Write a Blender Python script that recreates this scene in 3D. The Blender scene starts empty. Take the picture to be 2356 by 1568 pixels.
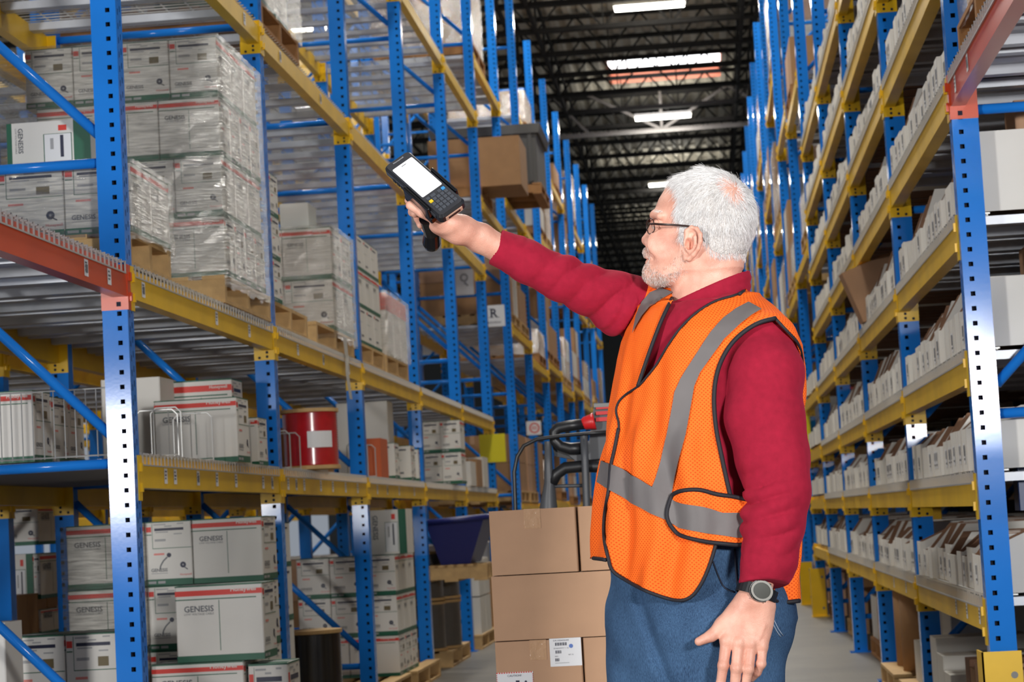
import bpy, bmesh, math, random
import numpy as np
from mathutils import Vector, Matrix
from mathutils.bvhtree import BVHTree
S = bpy.context.scene
COL = S.collection
random.seed(7)
RNG = np.random.default_rng(5)

# ---------------------------------------------------------------- camera
FPX, CW, CH = 5000.0, 2356.0, 1568.0
YAW, PITCH, ROLL = 0.0875, 0.0828, -0.0551
CAM = Vector((0, 0, 1.014))
cF = Vector((-math.sin(YAW) * math.cos(PITCH), math.cos(YAW) * math.cos(PITCH), math.sin(PITCH)))
cR0 = Vector((math.cos(YAW), math.sin(YAW), 0))
cU0 = cR0.cross(cF)
cR = cR0 * math.cos(ROLL) + cU0 * math.sin(ROLL)
cU = -cR0 * math.sin(ROLL) + cU0 * math.cos(ROLL)
cam = bpy.data.cameras.new('camera')
camo = bpy.data.objects.new('camera', cam)
COL.objects.link(camo)
camo.matrix_world = Matrix(((cR.x, cU.x, -cF.x, CAM.x), (cR.y, cU.y, -cF.y, CAM.y), (cR.z, cU.z, -cF.z, CAM.z), (0, 0, 0, 1)))
cam.sensor_width = 36.0
cam.lens = 36.0 * FPX / CW
cam.clip_start, cam.clip_end = 0.05, 400
cam.dof.use_dof = True
cam.dof.focus_distance = 4.65
cam.dof.aperture_fstop = 11.0
S.camera = camo

# ---------------------------------------------------------------- world, exposure, large lights
S.view_settings.view_transform = 'Standard'
S.view_settings.look = 'None'
S.view_settings.gamma = 1.0
S.view_settings.use_curve_mapping = False
S.view_settings.exposure = 0.06
W = bpy.data.worlds.new('world')
S.world = W
W.use_nodes = True
W.node_tree.nodes['Background'].inputs[0].default_value = (0.80, 0.88, 1.0, 1)
W.node_tree.nodes['Background'].inputs[1].default_value = 0.30


def area_light(name, loc, target, size, power, color=(1, 1, 1), size_y=None, spread=None):
    l = bpy.data.lights.new(name, 'AREA')
    l.shape = 'RECTANGLE'
    l.size = size
    l.size_y = size_y or size
    l.energy = power
    l.color = color
    if spread:
        l.spread = spread
    o = bpy.data.objects.new(name, l)
    COL.objects.link(o)
    o.location = loc
    d = Vector(target) - Vector(loc)
    o.rotation_euler = d.to_track_quat('-Z', 'Y').to_euler()
    return o


# the photographer's two strobes on stands, either side of the camera
area_light('strobe_left', (-4.04, 0.0, 1.57), (-0.6, 6.0, 1.60), 0.5, 250, (1.0, 0.985, 0.96))
area_light('strobe_right', (1.84, 0.0, 1.8), (0.2, 6.0, 2.35), 0.5, 62, (1.0, 0.985, 0.96), spread=math.radians(85))
CEIL = 10.4
LAMPS = [(-0.55, y, 9.75) for y in (8, 14, 20, 26, 31.5, 37, 47.0, 57.5, 68)]
LAMPS[6] = (-0.55, 47.0, 9.64)
LAMPS_SIDE = [(-6.3, y, 9.35) for y in (11, 18, 25, 35)]
for k, (x, y, z) in enumerate(LAMPS + LAMPS_SIDE):
    area_light('ceiling_lamp_light', (x, y, z - 0.16), (x, y, 0), 1.15, 220, (1.0, 0.97, 0.90), 0.3)
    area_light('deck_fill_light', (x, y, z - 0.30), (x, y, 20), 1.15, 45, (1.0, 0.96, 0.88), 0.5)  # added unseen fill below each fitting, aimed up to brighten the roof deck

# ---------------------------------------------------------------- helpers


def at(px, py, Y):
    """point on the plane y = Y that the photograph's pixel looks at"""
    d = cF * FPX + cR * (px - CW / 2) - cU * (py - CH / 2)
    t = Y / d.y
    return CAM + d * t


def atX(px, py, X):
    d = cF * FPX + cR * (px - CW / 2) - cU * (py - CH / 2)
    return CAM + d * (X / d.x)


def pix(P):
    v = Vector(P) - CAM
    z = v.dot(cF)
    return CW / 2 + FPX * v.dot(cR) / z, CH / 2 - FPX * v.dot(cU) / z


def ray(px, py):
    d = cF * FPX + cR * (px - CW / 2) - cU * (py - CH / 2)
    return d.normalized()


def lin(c):
    return tuple(((v / 255) / 12.92 if v / 255 < 0.04045 else ((v / 255 + 0.055) / 1.055) ** 2.4) for v in c)


MATS = {}


def mat(name, rgb, rough=0.5, metal=0.0, noise=0.0, nscale=8.0, bump=0.0, bscale=60.0, spec=None, coat=0.0, emit=None, emits=0.0):
    if name in MATS:
        return MATS[name]
    m = bpy.data.materials.new(name)
    m.use_nodes = True
    nt = m.node_tree
    b = nt.nodes['Principled BSDF']
    c = lin(rgb) + (1,)
    b.inputs['Base Color'].default_value = c
    b.inputs['Roughness'].default_value = rough
    b.inputs['Metallic'].default_value = metal
    if spec is not None:
        b.inputs['Specular IOR Level'].default_value = spec
    if coat:
        b.inputs['Coat Weight'].default_value = coat
        b.inputs['Coat Roughness'].default_value = 0.15
    if emit:
        b.inputs['Emission Color'].default_value = lin(emit) + (1,)
        b.inputs['Emission Strength'].default_value = emits
    if noise or bump:
        tc = nt.nodes.new('ShaderNodeTexCoord')
    if noise:
        n = nt.nodes.new('ShaderNodeTexNoise')
        n.inputs['Scale'].default_value = nscale
        n.inputs['Detail'].default_value = 5
        nt.links.new(tc.outputs['Object'], n.inputs['Vector'])
        r = nt.nodes.new('ShaderNodeMapRange')
        r.inputs[1].default_value = 0.25
        r.inputs[2].default_value = 0.75
        r.inputs[3].default_value = 1 - noise
        r.inputs[4].default_value = 1 + noise
        nt.links.new(n.outputs['Fac'], r.inputs[0])
        mx = nt.nodes.new('ShaderNodeMix')
        mx.data_type = 'RGBA'
        mx.blend_type = 'MULTIPLY'
        mx.inputs[0].default_value = 1
        mx.inputs[6].default_value = c
        nt.links.new(r.outputs[0], mx.inputs[7])
        nt.links.new(mx.outputs[2], b.inputs['Base Color'])
    if bump:
        n2 = nt.nodes.new('ShaderNodeTexNoise')
        n2.inputs['Scale'].default_value = bscale
        n2.inputs['Detail'].default_value = 3
        nt.links.new(tc.outputs['Object'], n2.inputs['Vector'])
        bp = nt.nodes.new('ShaderNodeBump')
        bp.inputs['Strength'].default_value = bump
        bp.inputs['Distance'].default_value = 0.01
        nt.links.new(n2.outputs['Fac'], bp.inputs['Height'])
        nt.links.new(bp.outputs[0], b.inputs['Normal'])
    MATS[name] = m
    return m


BLUE = mat('blue_enamel', (30, 120, 212), 0.13, 0.0, 0.10, 3.0, 0.004, 70, spec=0.22)
YELLOW = mat('yellow_enamel', (228, 182, 8), 0.40, 0.0, 0.12, 4.0)
ORANGE = mat('orange_enamel', (200, 66, 18), 0.30, 0.0, 0.10, 3.0)
GALV = mat('galvanised_steel', (196, 200, 208), 0.38, 0.25, 0.18, 6.0)
GALVD = mat('dull_steel', (120, 120, 118), 0.55, 0.4, 0.2, 5.0)
WIRE = mat('zinc_wire', (190, 190, 188), 0.4, 0.5)
HOLE = mat('hole_shade', (14, 22, 44), 0.8)
WHITE = mat('white_carton', (222, 219, 213), 0.6, 0, 0.04, 5)
OFFW = mat('offwhite_carton', (214, 210, 202), 0.62, 0, 0.05, 5)
GREEN = mat('print_green', (18, 92, 66), 0.5)
RED = mat('print_red', (214, 52, 40), 0.5)
NAVY = mat('print_navy', (30, 34, 62), 0.5)
GREYT = mat('print_grey', (96, 98, 104), 0.5)
GREYL = mat('print_light_grey', (160, 160, 162), 0.5)
THUMB = mat('print_brown', (108, 94, 62), 0.5)
PINK = mat('print_pink', (222, 130, 122), 0.5)
KRAFT = mat('kraft_board', (184, 144, 112), 0.68, 0, 0.06, 9)
KRAFTB = mat('kraft_board_dull', (160, 120, 80), 0.7, 0, 0.08, 9)
KRAFTD = mat('kraft_inside', (118, 84, 62), 0.75, 0, 0.06, 9)
PAPER = mat('paper_label', (228, 228, 230), 0.5)
WOOD = mat('pallet_wood', (196, 160, 108), 0.7, 0, 0.18, 14, 0.15, 50)
WOODD = mat('pallet_wood_brown', (158, 112, 66), 0.75, 0, 0.2, 14, 0.15, 50)
BLACKP = mat('black_plastic', (26, 27, 30), 0.4)
DARKG = mat('dark_grey_plastic', (70, 72, 76), 0.45)
ROOFDK = mat('roof_deck', (196, 190, 174), 0.7, 0.0, 0.10, 0.8)
TRUSSM = mat('truss_black', (46, 45, 44), 0.8, 0, 0.15, 2, spec=0.1)
TRUSSW = mat('truss_light', (112, 108, 106), 0.6)


class MB:
    def __init__(s):
        s.v, s.f, s.m = [], [], []

    def face(s, pts, m=0):
        n = len(s.v)
        s.v += [tuple(p) for p in pts]
        s.f.append(tuple(range(n, n + len(pts))))
        s.m.append(m)

    def box(s, x0, y0, z0, x1, y1, z1, m=0, skip=''):
        n = len(s.v)
        s.v += [(x0, y0, z0), (x1, y0, z0), (x1, y1, z0), (x0, y1, z0), (x0, y0, z1), (x1, y0, z1), (x1, y1, z1), (x0, y1, z1)]
        for k, q in (('b', (0, 3, 2, 1)), ('t', (4, 5, 6, 7)), ('f', (0, 1, 5, 4)), ('r', (1, 2, 6, 5)), ('k', (2, 3, 7, 6)), ('l', (3, 0, 4, 7))):
            if k not in skip:
                s.f.append(tuple(n + i for i in q))
                s.m.append(m)

    def bar(s, a, b, w, h=None, m=0, up=(0, 0, 1)):
        """square bar from a to b"""
        a, b = Vector(a), Vector(b)
        h = h or w
        d = (b - a).normalized()
        u = Vector(up)
        if abs(d.dot(u)) > 0.95:
            u = Vector((0, 1, 0))
        r = d.cross(u).normalized() * w / 2
        u = r.cross(d).normalized() * h / 2
        n = len(s.v)
        for p in (a, b):
            s.v += [tuple(p - r - u), tuple(p + r - u), tuple(p + r + u), tuple(p - r + u)]
        for q in ((0, 1, 5, 4), (1, 2, 6, 5), (2, 3, 7, 6), (3, 0, 4, 7), (3, 2, 1, 0), (4, 5, 6, 7)):
            s.f.append(tuple(n + i for i in q))
            s.m.append(m)

    def tube(s, pts, r, seg=8, m=0, closed=False, caps=True):
        pts = [Vector(p) for p in pts]
        n0 = len(s.v)
        k = len(pts)
        rr = r if isinstance(r, (list, tuple)) else [r] * k
        prev = None
        for i, p in enumerate(pts):
            if closed:
                d = (pts[(i + 1) % k] - pts[i - 1])
            else:
                d = pts[min(i + 1, k - 1)] - pts[max(i - 1, 0)]
            d.normalize()
            if prev is None:
                u = Vector((0, 0, 1)) if abs(d.z) < 0.9 else Vector((1, 0, 0))
                u = (u - d * u.dot(d)).normalized()
            else:
                u = prev - d * prev.dot(d)
                u = u.normalized() if u.length > 1e-6 else Vector((0, 0, 1))
            prev = u
            w = d.cross(u)
            for j in range(seg):
                a = 2 * math.pi * j / seg
                s.v.append(tuple(p + (u * math.cos(a) + w * math.sin(a)) * rr[i]))
        for i in range(k if closed else k - 1):
            i2 = (i + 1) % k
            for j in range(seg):
                j2 = (j + 1) % seg
                s.f.append((n0 + i * seg + j, n0 + i * seg + j2, n0 + i2 * seg + j2, n0 + i2 * seg + j))
                s.m.append(m)
        if caps and not closed:
            s.f.append(tuple(n0 + j for j in range(seg))[::-1])
            s.m.append(m)
            s.f.append(tuple(n0 + (k - 1) * seg + j for j in range(seg)))
            s.m.append(m)

    def disc(s, c, n, r0, m=0, seg=16, r1=None):
        """flat disc (or ring when r1 is given) facing n"""
        c, n = Vector(c), Vector(n).normalized()
        u = n.orthogonal().normalized()
        w = n.cross(u)
        P = [c + (u * math.cos(2 * math.pi * i / seg) + w * math.sin(2 * math.pi * i / seg)) * r0 for i in range(seg)]
        if r1 is None:
            s.face(P, m)
        else:
            Q = [c + (u * math.cos(2 * math.pi * i / seg) + w * math.sin(2 * math.pi * i / seg)) * r1 for i in range(seg)]
            for i in range(seg):
                j = (i + 1) % seg
                s.face([P[i], P[j], Q[j], Q[i]], m)

    def lathe(s, prof, c=(0, 0, 0), axis='z', seg=24, m=0):
        n0 = len(s.v)
        for r, h in prof:
            for j in range(seg):
                a = 2 * math.pi * j / seg
                p = {'z': (r * math.cos(a), r * math.sin(a), h), 'x': (h, r * math.cos(a), r * math.sin(a)), 'y': (r * math.cos(a), h, r * math.sin(a))}[axis]
                s.v.append((c[0] + p[0], c[1] + p[1], c[2] + p[2]))
        for i in range(len(prof) - 1):
            for j in range(seg):
                j2 = (j + 1) % seg
                s.f.append((n0 + i * seg + j, n0 + i * seg + j2, n0 + (i + 1) * seg + j2, n0 + (i + 1) * seg + j))
                s.m.append(m)

    def prism(s, poly, axis, a0, a1, m=0):
        """extrude a 2-D polygon along an axis; poly holds the other two coordinates in order"""
        def P(q, a):
            return {'x': (a, q[0], q[1]), 'y': (q[0], a, q[1]), 'z': (q[0], q[1], a)}[axis]
        k = len(poly)
        s.face([P(q, a0) for q in poly][::-1], m)
        s.face([P(q, a1) for q in poly], m)
        for i in range(k):
            j = (i + 1) % k
            s.face([P(poly[i], a0), P(poly[j], a0), P(poly[j], a1), P(poly[i], a1)], m)

    def mesh(s, name, mats, smooth=False):
        me = bpy.data.meshes.new(name)
        me.from_pydata(s.v, [], s.f)
        for m in (mats if isinstance(mats, (list, tuple)) else [mats]):
            me.materials.append(m)
        me.polygons.foreach_set('material_index', s.m)
        if smooth:
            me.polygons.foreach_set('use_smooth', [True] * len(s.f))
        me.update()
        return me


def add(name, me, parent=None, loc=(0, 0, 0), rz=0.0, rot=None):
    o = bpy.data.objects.new(name, me)
    COL.objects.link(o)
    o.location = loc
    if rot is not None:
        o.rotation_euler = rot
    elif rz:
        o.rotation_euler = (0, 0, rz)
    if parent is not None:
        o.parent = parent
    return o


def tag(o, label=None, cat=None, group=None, kind=None):
    if label:
        o['label'] = label
    if cat:
        o['category'] = cat
    if group:
        o['group'] = group
    if kind:
        o['kind'] = kind
    return o


def empty(name, loc=(0, 0, 0), label=None, cat=None, group=None, rz=0.0):
    o = bpy.data.objects.new(name, None)
    o.empty_display_size = 0.05
    COL.objects.link(o)
    o.location = loc
    o.rotation_euler = (0, 0, rz)
    return tag(o, label, cat, group)


CACHE = {}


def cached(key, fn):
    if key not in CACHE:
        CACHE[key] = fn()
    return CACHE[key]


def text_tris(string, bold=False):
    """outline letters as a flat mesh: (verts 0..1 wide, height ratio, faces)"""
    def make():
        cu = bpy.data.curves.new('letters', 'FONT')
        cu.body = string
        cu.resolution_u = 2
        if bold:
            cu.offset = 0.022
        o = bpy.data.objects.new('letters', cu)
        COL.objects.link(o)
        dg = bpy.context.evaluated_depsgraph_get()
        me = o.evaluated_get(dg).to_mesh()
        V = [v.co.copy() for v in me.vertices]
        F = [tuple(p.vertices) for p in me.polygons]
        o.evaluated_get(dg).to_mesh_clear()
        bpy.data.objects.remove(o)
        bpy.data.curves.remove(cu)
        x0, x1 = min(v.x for v in V), max(v.x for v in V)
        y0, y1 = min(v.y for v in V), max(v.y for v in V)
        w = x1 - x0
        return [((v.x - x0) / w, (v.y - y0) / w) for v in V], (y1 - y0) / w, F
    return cached(('txt', string, bold), make)


class Face:
    """a flat side of a carton that print goes on: origin at its lower left, u to the right, v up"""

    def __init__(s, mb, O, U, V, w, h):
        s.mb, s.O, s.U, s.V, s.w, s.h = mb, Vector(O), Vector(U).normalized(), Vector(V).normalized(), w, h
        s.N = s.U.cross(s.V)

    def P(s, u, v, k):
        return s.O + s.U * (u * s.w) + s.V * (v * s.h) + s.N * (0.0007 * k)

    def rect(s, u0, v0, u1, v1, m, k=1):
        s.mb.face([s.P(u0, v0, k), s.P(u1, v0, k), s.P(u1, v1, k), s.P(u0, v1, k)], m)

    def disc(s, u, v, r, m, k=1, seg=14):
        s.mb.face([s.O + s.U * (u * s.w + r * math.cos(2 * math.pi * i / seg)) + s.V * (v * s.h + r * math.sin(2 * math.pi * i / seg)) + s.N * (0.0007 * k) for i in range(seg)], m)

    def line(s, pts, wd, m, k=1):
        Q = [s.O + s.U * (u * s.w) + s.V * (v * s.h) + s.N * (0.0007 * k) for u, v in pts]
        for a, b in zip(Q, Q[1:]):
            d = (b - a).normalized()
            n = s.N.cross(d) * wd / 2
            s.mb.face([a - n, b - n, b + n, a + n], m)

    def text(s, string, u0, v0, u1, m, k=2, vh=None, bold=False):
        T, ar, F = text_tris(string, bold)
        wd = (u1 - u0) * s.w
        hh = (vh * s.h / (ar * wd)) if vh else 1.0
        n = len(s.mb.v)
        for x, y in T:
            s.mb.v.append(tuple(s.O + s.U * (u0 * s.w + x * wd) + s.V * (v0 * s.h + y * wd * hh) + s.N * (0.0007 * k)))
        for f in F:
            s.mb.f.append(tuple(n + i for i in f))
            s.mb.m.append(m)


# ---------------------------------------------------------------- the building
fm = bpy.data.materials.new('concrete_floor')
fm.use_nodes = True
nt = fm.node_tree
b = nt.nodes['Principled BSDF']
tc = nt.nodes.new('ShaderNodeTexCoord')
n1 = nt.nodes.new('ShaderNodeTexNoise')
n1.inputs['Scale'].default_value = 0.9
n1.inputs['Detail'].default_value = 8
n1.inputs['Roughness'].default_value = 0.65
nt.links.new(tc.outputs['Object'], n1.inputs['Vector'])
rp = nt.nodes.new('ShaderNodeValToRGB')
rp.color_ramp.elements[0].position = 0.3
rp.color_ramp.elements[0].color = lin((74, 70, 65)) + (1,)
rp.color_ramp.elements[1].position = 0.7
rp.color_ramp.elements[1].color = lin((108, 102, 93)) + (1,)
nt.links.new(n1.outputs['Fac'], rp.inputs['Fac'])
nt.links.new(rp.outputs['Color'], b.inputs['Base Color'])
b.inputs['Roughness'].default_value = 0.45

mb = MB()
mb.box(-16, -4, -0.2, 10, 90, 0)
tag(add('floor', mb.mesh('floor', fm)), kind='structure')
mb = MB()
mb.box(-16, 90, 0, 10, 90.2, CEIL + 0.3)
tag(add('wall_back', mb.mesh('wall_back', mat('wall_panel', (70, 70, 68), 0.8, 0, 0.1, 1))), kind='structure')
# skylight opening (X -1.75..0.8, Y 47.2..49.4) cut out of a ribbed steel deck
SK = (-1.65, 0.75, 44.5, 46.9)
mb = MB()


def deck_strip(x0, x1, y0, y1):
    p = 0.3
    n = int(round((x1 - x0) / p))
    for i in range(n):
        x = x0 + i * p
        pts = [(x, CEIL), (x + 0.10, CEIL), (x + 0.14, CEIL + 0.07), (x + 0.26, CEIL + 0.07), (x + 0.3, CEIL)]
        for a, c in zip(pts, pts[1:]):
            mb.face([(a[0], y0, a[1]), (c[0], y0, c[1]), (c[0], y1, c[1]), (a[0], y1, a[1])])


deck_strip(-16.3, SK[0], 20, 90)
deck_strip(SK[0], SK[1], 20, SK[2])
deck_strip(SK[0], SK[1], SK[3], 90)
deck_strip(SK[1], 10.02, 20, 90)
ceil = tag(add('ceiling', mb.mesh('ceiling', ROOFDK)), kind='structure')
mb = MB()
mb.box(-16.3, -4, CEIL + 0.1, 10, 20.0, CEIL + 0.2)
add('roof_panel', mb.mesh('roof_panel', ROOFDK), ceil)
# skylight well with a white pane on top
mb = MB()
mb.box(SK[0], SK[2], CEIL, SK[1], SK[3], CEIL + 0.28, 0, 'tb')
sk = tag(add('window_1', mb.mesh('window_1', mat('skylight_curb', (232, 150, 120), 0.7))), kind='structure')
mb = MB()
mb.box(SK[0], SK[2], CEIL + 0.28, SK[1], SK[3], CEIL + 0.31)
add('pane', mb.mesh('skylight_pane', mat('skylight_pane', (255, 255, 255), 0.5, emit=(245, 250, 255), emits=3.2)), sk)
mb = MB()
for x in (-1.25, -0.6, 0.05):
    mb.box(x - 0.02, SK[2], CEIL + 0.24, x + 0.02, SK[3], CEIL + 0.28)
tag(add('glazing_bar', mb.mesh('glazing_bar', TRUSSW), sk), kind='stuff')

# open web roof joists every two metres
JZ0, JZ1 = 9.62, 10.38


def joist_meshes():
    tc_, bc_, web = MB(), MB(), MB()
    for y in (-0.035, 0.035):
        tc_.box(-14, y - 0.03, JZ1 - 0.07, 8.5, y + 0.03, JZ1)
        bc_.box(-14, y - 0.034, JZ0, 8.5, y + 0.034, JZ0 + 0.085)
    x = -14.0
    while x < 8.4:
        web.bar((x, 0, JZ1 - 0.03), (x + 0.6, 0, JZ0 + 0.03), 0.032)
        web.bar((x + 0.6, 0, JZ0 + 0.03), (x + 1.2, 0, JZ1 - 0.03), 0.032)
        web.bar((x + 0.6, 0, JZ0 + 0.03), (x + 0.6, 0, JZ1 - 0.03), 0.022)
        x += 1.2
    return [q.mesh(n, TRUSSM) for q, n in ((tc_, 'top_chord'), (bc_, 'bottom_chord'), (web, 'web'))]


JM = joist_meshes()
JY = [y for y in np.arange(26.0, 88, 2.0)]
for y in JY:
    j = empty('roof_joist', (0, y, 0))
    j['kind'] = 'structure'
    for me in JM:
        c = add(me.name, me, j)
        if me.name == 'web':
            c['kind'] = 'stuff'
# bridging that runs along the building under the joists
for i, x in enumerate((-3.1, -2.6, 1.05, 1.3)):
    mb = MB()
    mb.bar((x, 20, JZ0 + 0.05), (x, 88, JZ0 + 0.05), 0.07)
    mb.bar((x, 20, JZ1 - 0.1), (x, 88, JZ1 - 0.1), 0.05)
    for y in JY[::1]:
        mb.bar((x, y, JZ0), (x, y, JZ1), 0.045)
    tag(add('trim_%d' % (i + 1), mb.mesh('bridging', TRUSSM)), kind='structure')
# the pale main girder under the skylight
mb = MB()
gy = 47.7
mb.bar((-4.6, gy, 9.45), (2.6, gy, 9.45), 0.10, 0.10)
for x0, x1 in ((-2.2, -0.6), (0.9, -0.6), (-0.6, -0.6), (-3.0, -2.2), (-3.0, -4.2), (0.9, 2.2)):
    mb.bar((x0, gy, 10.35), (x1, gy, 9.47), 0.06)
tag(add('trim_5', mb.mesh('girder', TRUSSW)), kind='structure')


# fluorescent fittings
def lamp_mesh():
    h, t, r = MB(), MB(), MB()
    h.prism([(-0.14, 0.0), (0.14, 0.0), (0.07, 0.07), (-0.07, 0.07)], 'x', -0.62, 0.62)
    for yy in (-0.07, 0.07):
        t.tube([(-0.6, yy, -0.03), (0.6, yy, -0.03)], 0.03, 8)
    for xx in (-0.5, 0.5):
        r.bar((xx, 0, 0.07), (xx, 0, 0.6), 0.012)
    return (h.mesh('housing', mat('lamp_housing', (200, 200, 196), 0.5)),
            t.mesh('tube', mat('lamp_tube', (255, 255, 250), 0.5, emit=(255, 252, 238), emits=9.0)), r.mesh('hanger', TRUSSM))


LM = lamp_mesh()
names = ['nearest', 'second', 'third', 'fourth', 'fifth', 'sixth', 'seventh', 'eighth', 'ninth']
for k, (x, y, z) in enumerate(LAMPS):
    if y < 36:
        lab = 'fluorescent ceiling lamp high over the aisle, %s from the open end' % names[k]
    else:
        lab = ['bright fluorescent lamp at the top edge above the skylight', 'fluorescent lamp hung on the pale girder just below the skylight', 'fluorescent lamp half hidden by the man\'s white hair', 'fluorescent lamp farthest down the aisle'][k - 5]
    e = empty('ceiling_lamp', (x, y, z), lab, 'ceiling lamp', 'fluorescent lamps over the aisle')
    for me in LM:
        add(me.name, me, e)
for k, (x, y, z) in enumerate(LAMPS_SIDE):
    e = empty('ceiling_lamp', (x, y, z), 'fluorescent lamp over the next aisle behind the left rack, %s one' % names[k], 'ceiling lamp', 'fluorescent lamps over the next aisle')
    for me in LM:
        add(me.name, me, e)
# ---------------------------------------------------------------- pallet racks
BAY = 2.52
PW, PD = 0.09, 0.078          # post width (across the aisle) and depth (along it)
RD = 1.06                     # frame depth
CONH, BH = 0.157, 0.112       # connector and beam heights
XL, XR = -1.967, 0.899
YL, YR = 7.321, 7.493


def post_mesh(s, height, holes=True):
    """upright; x runs from the aisle face (0) into the rack (s*PW); y from 0 to PD; punched with real holes"""
    def make():
        mb = MB()
        if not holes:
            mb.box(min(0, s * PW), 0, 0, max(0, s * PW), PD, height)
            return mb.mesh('post', [BLUE, HOLE])
        pitch = 0.0508
        n = int(height / pitch)
        hx0, hx1, hh = 0.0215, 0.0375, 0.016
        for k in range(n):
            z0, z1 = k * pitch, (k + 1) * pitch
            c = (z0 + z1) / 2
            a, b_ = c - hh / 2, c + hh / 2
            xs, zs = (0, hx0, hx1, PW), (z0, a, b_, z1)
            for i in range(3):
                for j in range(3):
                    if i == 1 and j == 1:
                        continue
                    mb.face([(s * xs[i], 0, zs[j]), (s * xs[i + 1], 0, zs[j]), (s * xs[i + 1], 0, zs[j + 1]), (s * xs[i], 0, zs[j + 1])])
            q = [(s * hx0, a), (s * hx1, a), (s * hx1, b_), (s * hx0, b_)]
            for i in range(4):
                p, r = q[i], q[(i + 1) % 4]
                mb.face([(p[0], 0, p[1]), (r[0], 0, r[1]), (r[0], 0.004, r[1]), (p[0], 0.004, p[1])])
            # aisle side: two staggered columns of narrow slots
            ys = (0, 0.022, 0.029, 0.048, 0.055, PD)
            off = 0.3 * pitch
            for i in range(5):
                if i in (1, 3):
                    o = off if i == 3 else 0
                    u, w = z0 + 0.012 + o, z0 + 0.034 + o
                    if w > z1:
                        w = z1
                    mb.face([(0, ys[i], z0), (0, ys[i + 1], z0), (0, ys[i + 1], u), (0, ys[i], u)])
                    if w < z1:
                        mb.face([(0, ys[i], w), (0, ys[i + 1], w), (0, ys[i + 1], z1), (0, ys[i], z1)])
                else:
                    mb.face([(0, ys[i], z0), (0, ys[i + 1], z0), (0, ys[i + 1], z1), (0, ys[i], z1)])
        zt = n * pitch
        mb.face([(s * PW, 0, 0), (s * PW, PD, 0), (s * PW, PD, zt), (s * PW, 0, zt)])
        mb.face([(0, PD, 0), (s * PW, PD, 0), (s * PW, PD, zt), (0, PD, zt)])
        # dark faces just inside paint the shade seen through the punched holes
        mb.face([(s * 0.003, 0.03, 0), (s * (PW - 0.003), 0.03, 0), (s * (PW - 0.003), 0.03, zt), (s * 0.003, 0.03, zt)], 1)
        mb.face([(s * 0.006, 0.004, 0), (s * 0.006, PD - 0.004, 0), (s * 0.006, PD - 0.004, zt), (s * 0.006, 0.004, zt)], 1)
        return mb.mesh('post', [BLUE, HOLE])
    return cached(('post', s, height, holes), make)


def beam_mesh(s, mt, L):
    def make():
        mb = MB()
        # stepped box section, its face flush with the post's aisle side
        mb.prism([(0, 0), (s * 0.05, 0), (s * 0.05, BH), (s * 0.022, BH), (s * 0.022, BH - 0.03), (0, BH - 0.03)], 'y', 0.003, L - 0.003)
        return mb.mesh('beam', [mt])
    # prism on axis y takes (x, z)
    return cached(('beam', s, mt.name, round(L, 3)), make)


def connector_mesh(s, mt, end):
    """end plate on the post: end=0 sits against the post at the beam's start, end=1 at its far end"""
    def make():
        mb = MB()
        y0, y1 = (-0.001, 0.004) if end == 0 else (-0.004, 0.001)
        mb.box(min(0, s * PW) - 0.001, y0, 0, max(0, s * PW) + 0.001, y1, CONH)
        # lip that wraps onto the post's aisle side, with two hooks
        l0, l1 = (-0.035, 0.004) if end == 0 else (-0.004, 0.035)
        xo = -s * 0.005
        mb.box(min(0, xo), l0, 0, max(0, xo), l1, CONH)
        for z in (0.03, 0.10):
            mb.box(min(0, -s * 0.014), (l0 + l1) / 2 - 0.008, z, max(0, -s * 0.014), (l0 + l1) / 2 + 0.008, z + 0.03)
        f = y0 - 0.0006 if end == 1 else y1 + 0.0006
        if mt is ORANGE:
            mb.face([(s * 0.0215, f, 0.012), (s * 0.0375, f, 0.012), (s * 0.0375, f, 0.028), (s * 0.0215, f, 0.028)], 1)
        else:
            for x, z in ((0.03, 0.016), (0.066, 0.012), (0.03, 0.036)):
                mb.disc((s * x, f, z), (0, -1, 0), 0.0065, 1, 10)
        return mb.mesh('connector', [mt, HOLE])
    return cached(('conn', s, mt.name, end), make)


def panel_mesh(s):
    """roll formed deck panel, seen from below: flat with two ribs running front to back"""
    def make():
        mb = MB()
        w = 0.40
        pr = [(0, 0.0), (0, -0.03), (0.05, -0.03), (0.06, 0.0), (0.17, 0.0), (0.175, -0.012), (0.225, -0.012), (0.23, 0.0), (0.34, 0), (0.35, -0.03), (0.40, -0.03), (0.40, 0.0)]
        x0, x1 = s * 0.03, s * (RD - 0.03)
        for a, b_ in zip(pr, pr[1:]):
            mb.face([(x0, a[0], a[1]), (x1, a[0], a[1]), (x1, b_[0], b_[1]), (x0, b_[0], b_[1])])
        mb.face([(x0, 0, 0.002), (x1, 0, 0.002), (x1, w, 0.002), (x0, w, 0.002)])
        return mb.mesh('deck_panel', [GALV])
    return cached(('panel', s), make)


def channel_mesh(s):
    """support channel under a wire deck, front to back"""
    def make():
        mb = MB()
        x0, x1 = s * 0.03, s * (RD - 0.03)
        pr = [(0, 0.0), (0.012, -0.032), (0.078, -0.032), (0.09, 0.0)]
        for a, b_ in zip(pr, pr[1:]):
            mb.face([(x0, a[0], a[1]), (x1, a[0], a[1]), (x1, b_[0], b_[1]), (x0, b_[0], b_[1])])
        return mb.mesh('deck_channel', [GALV])
    return cached(('chan', s), make)


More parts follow.
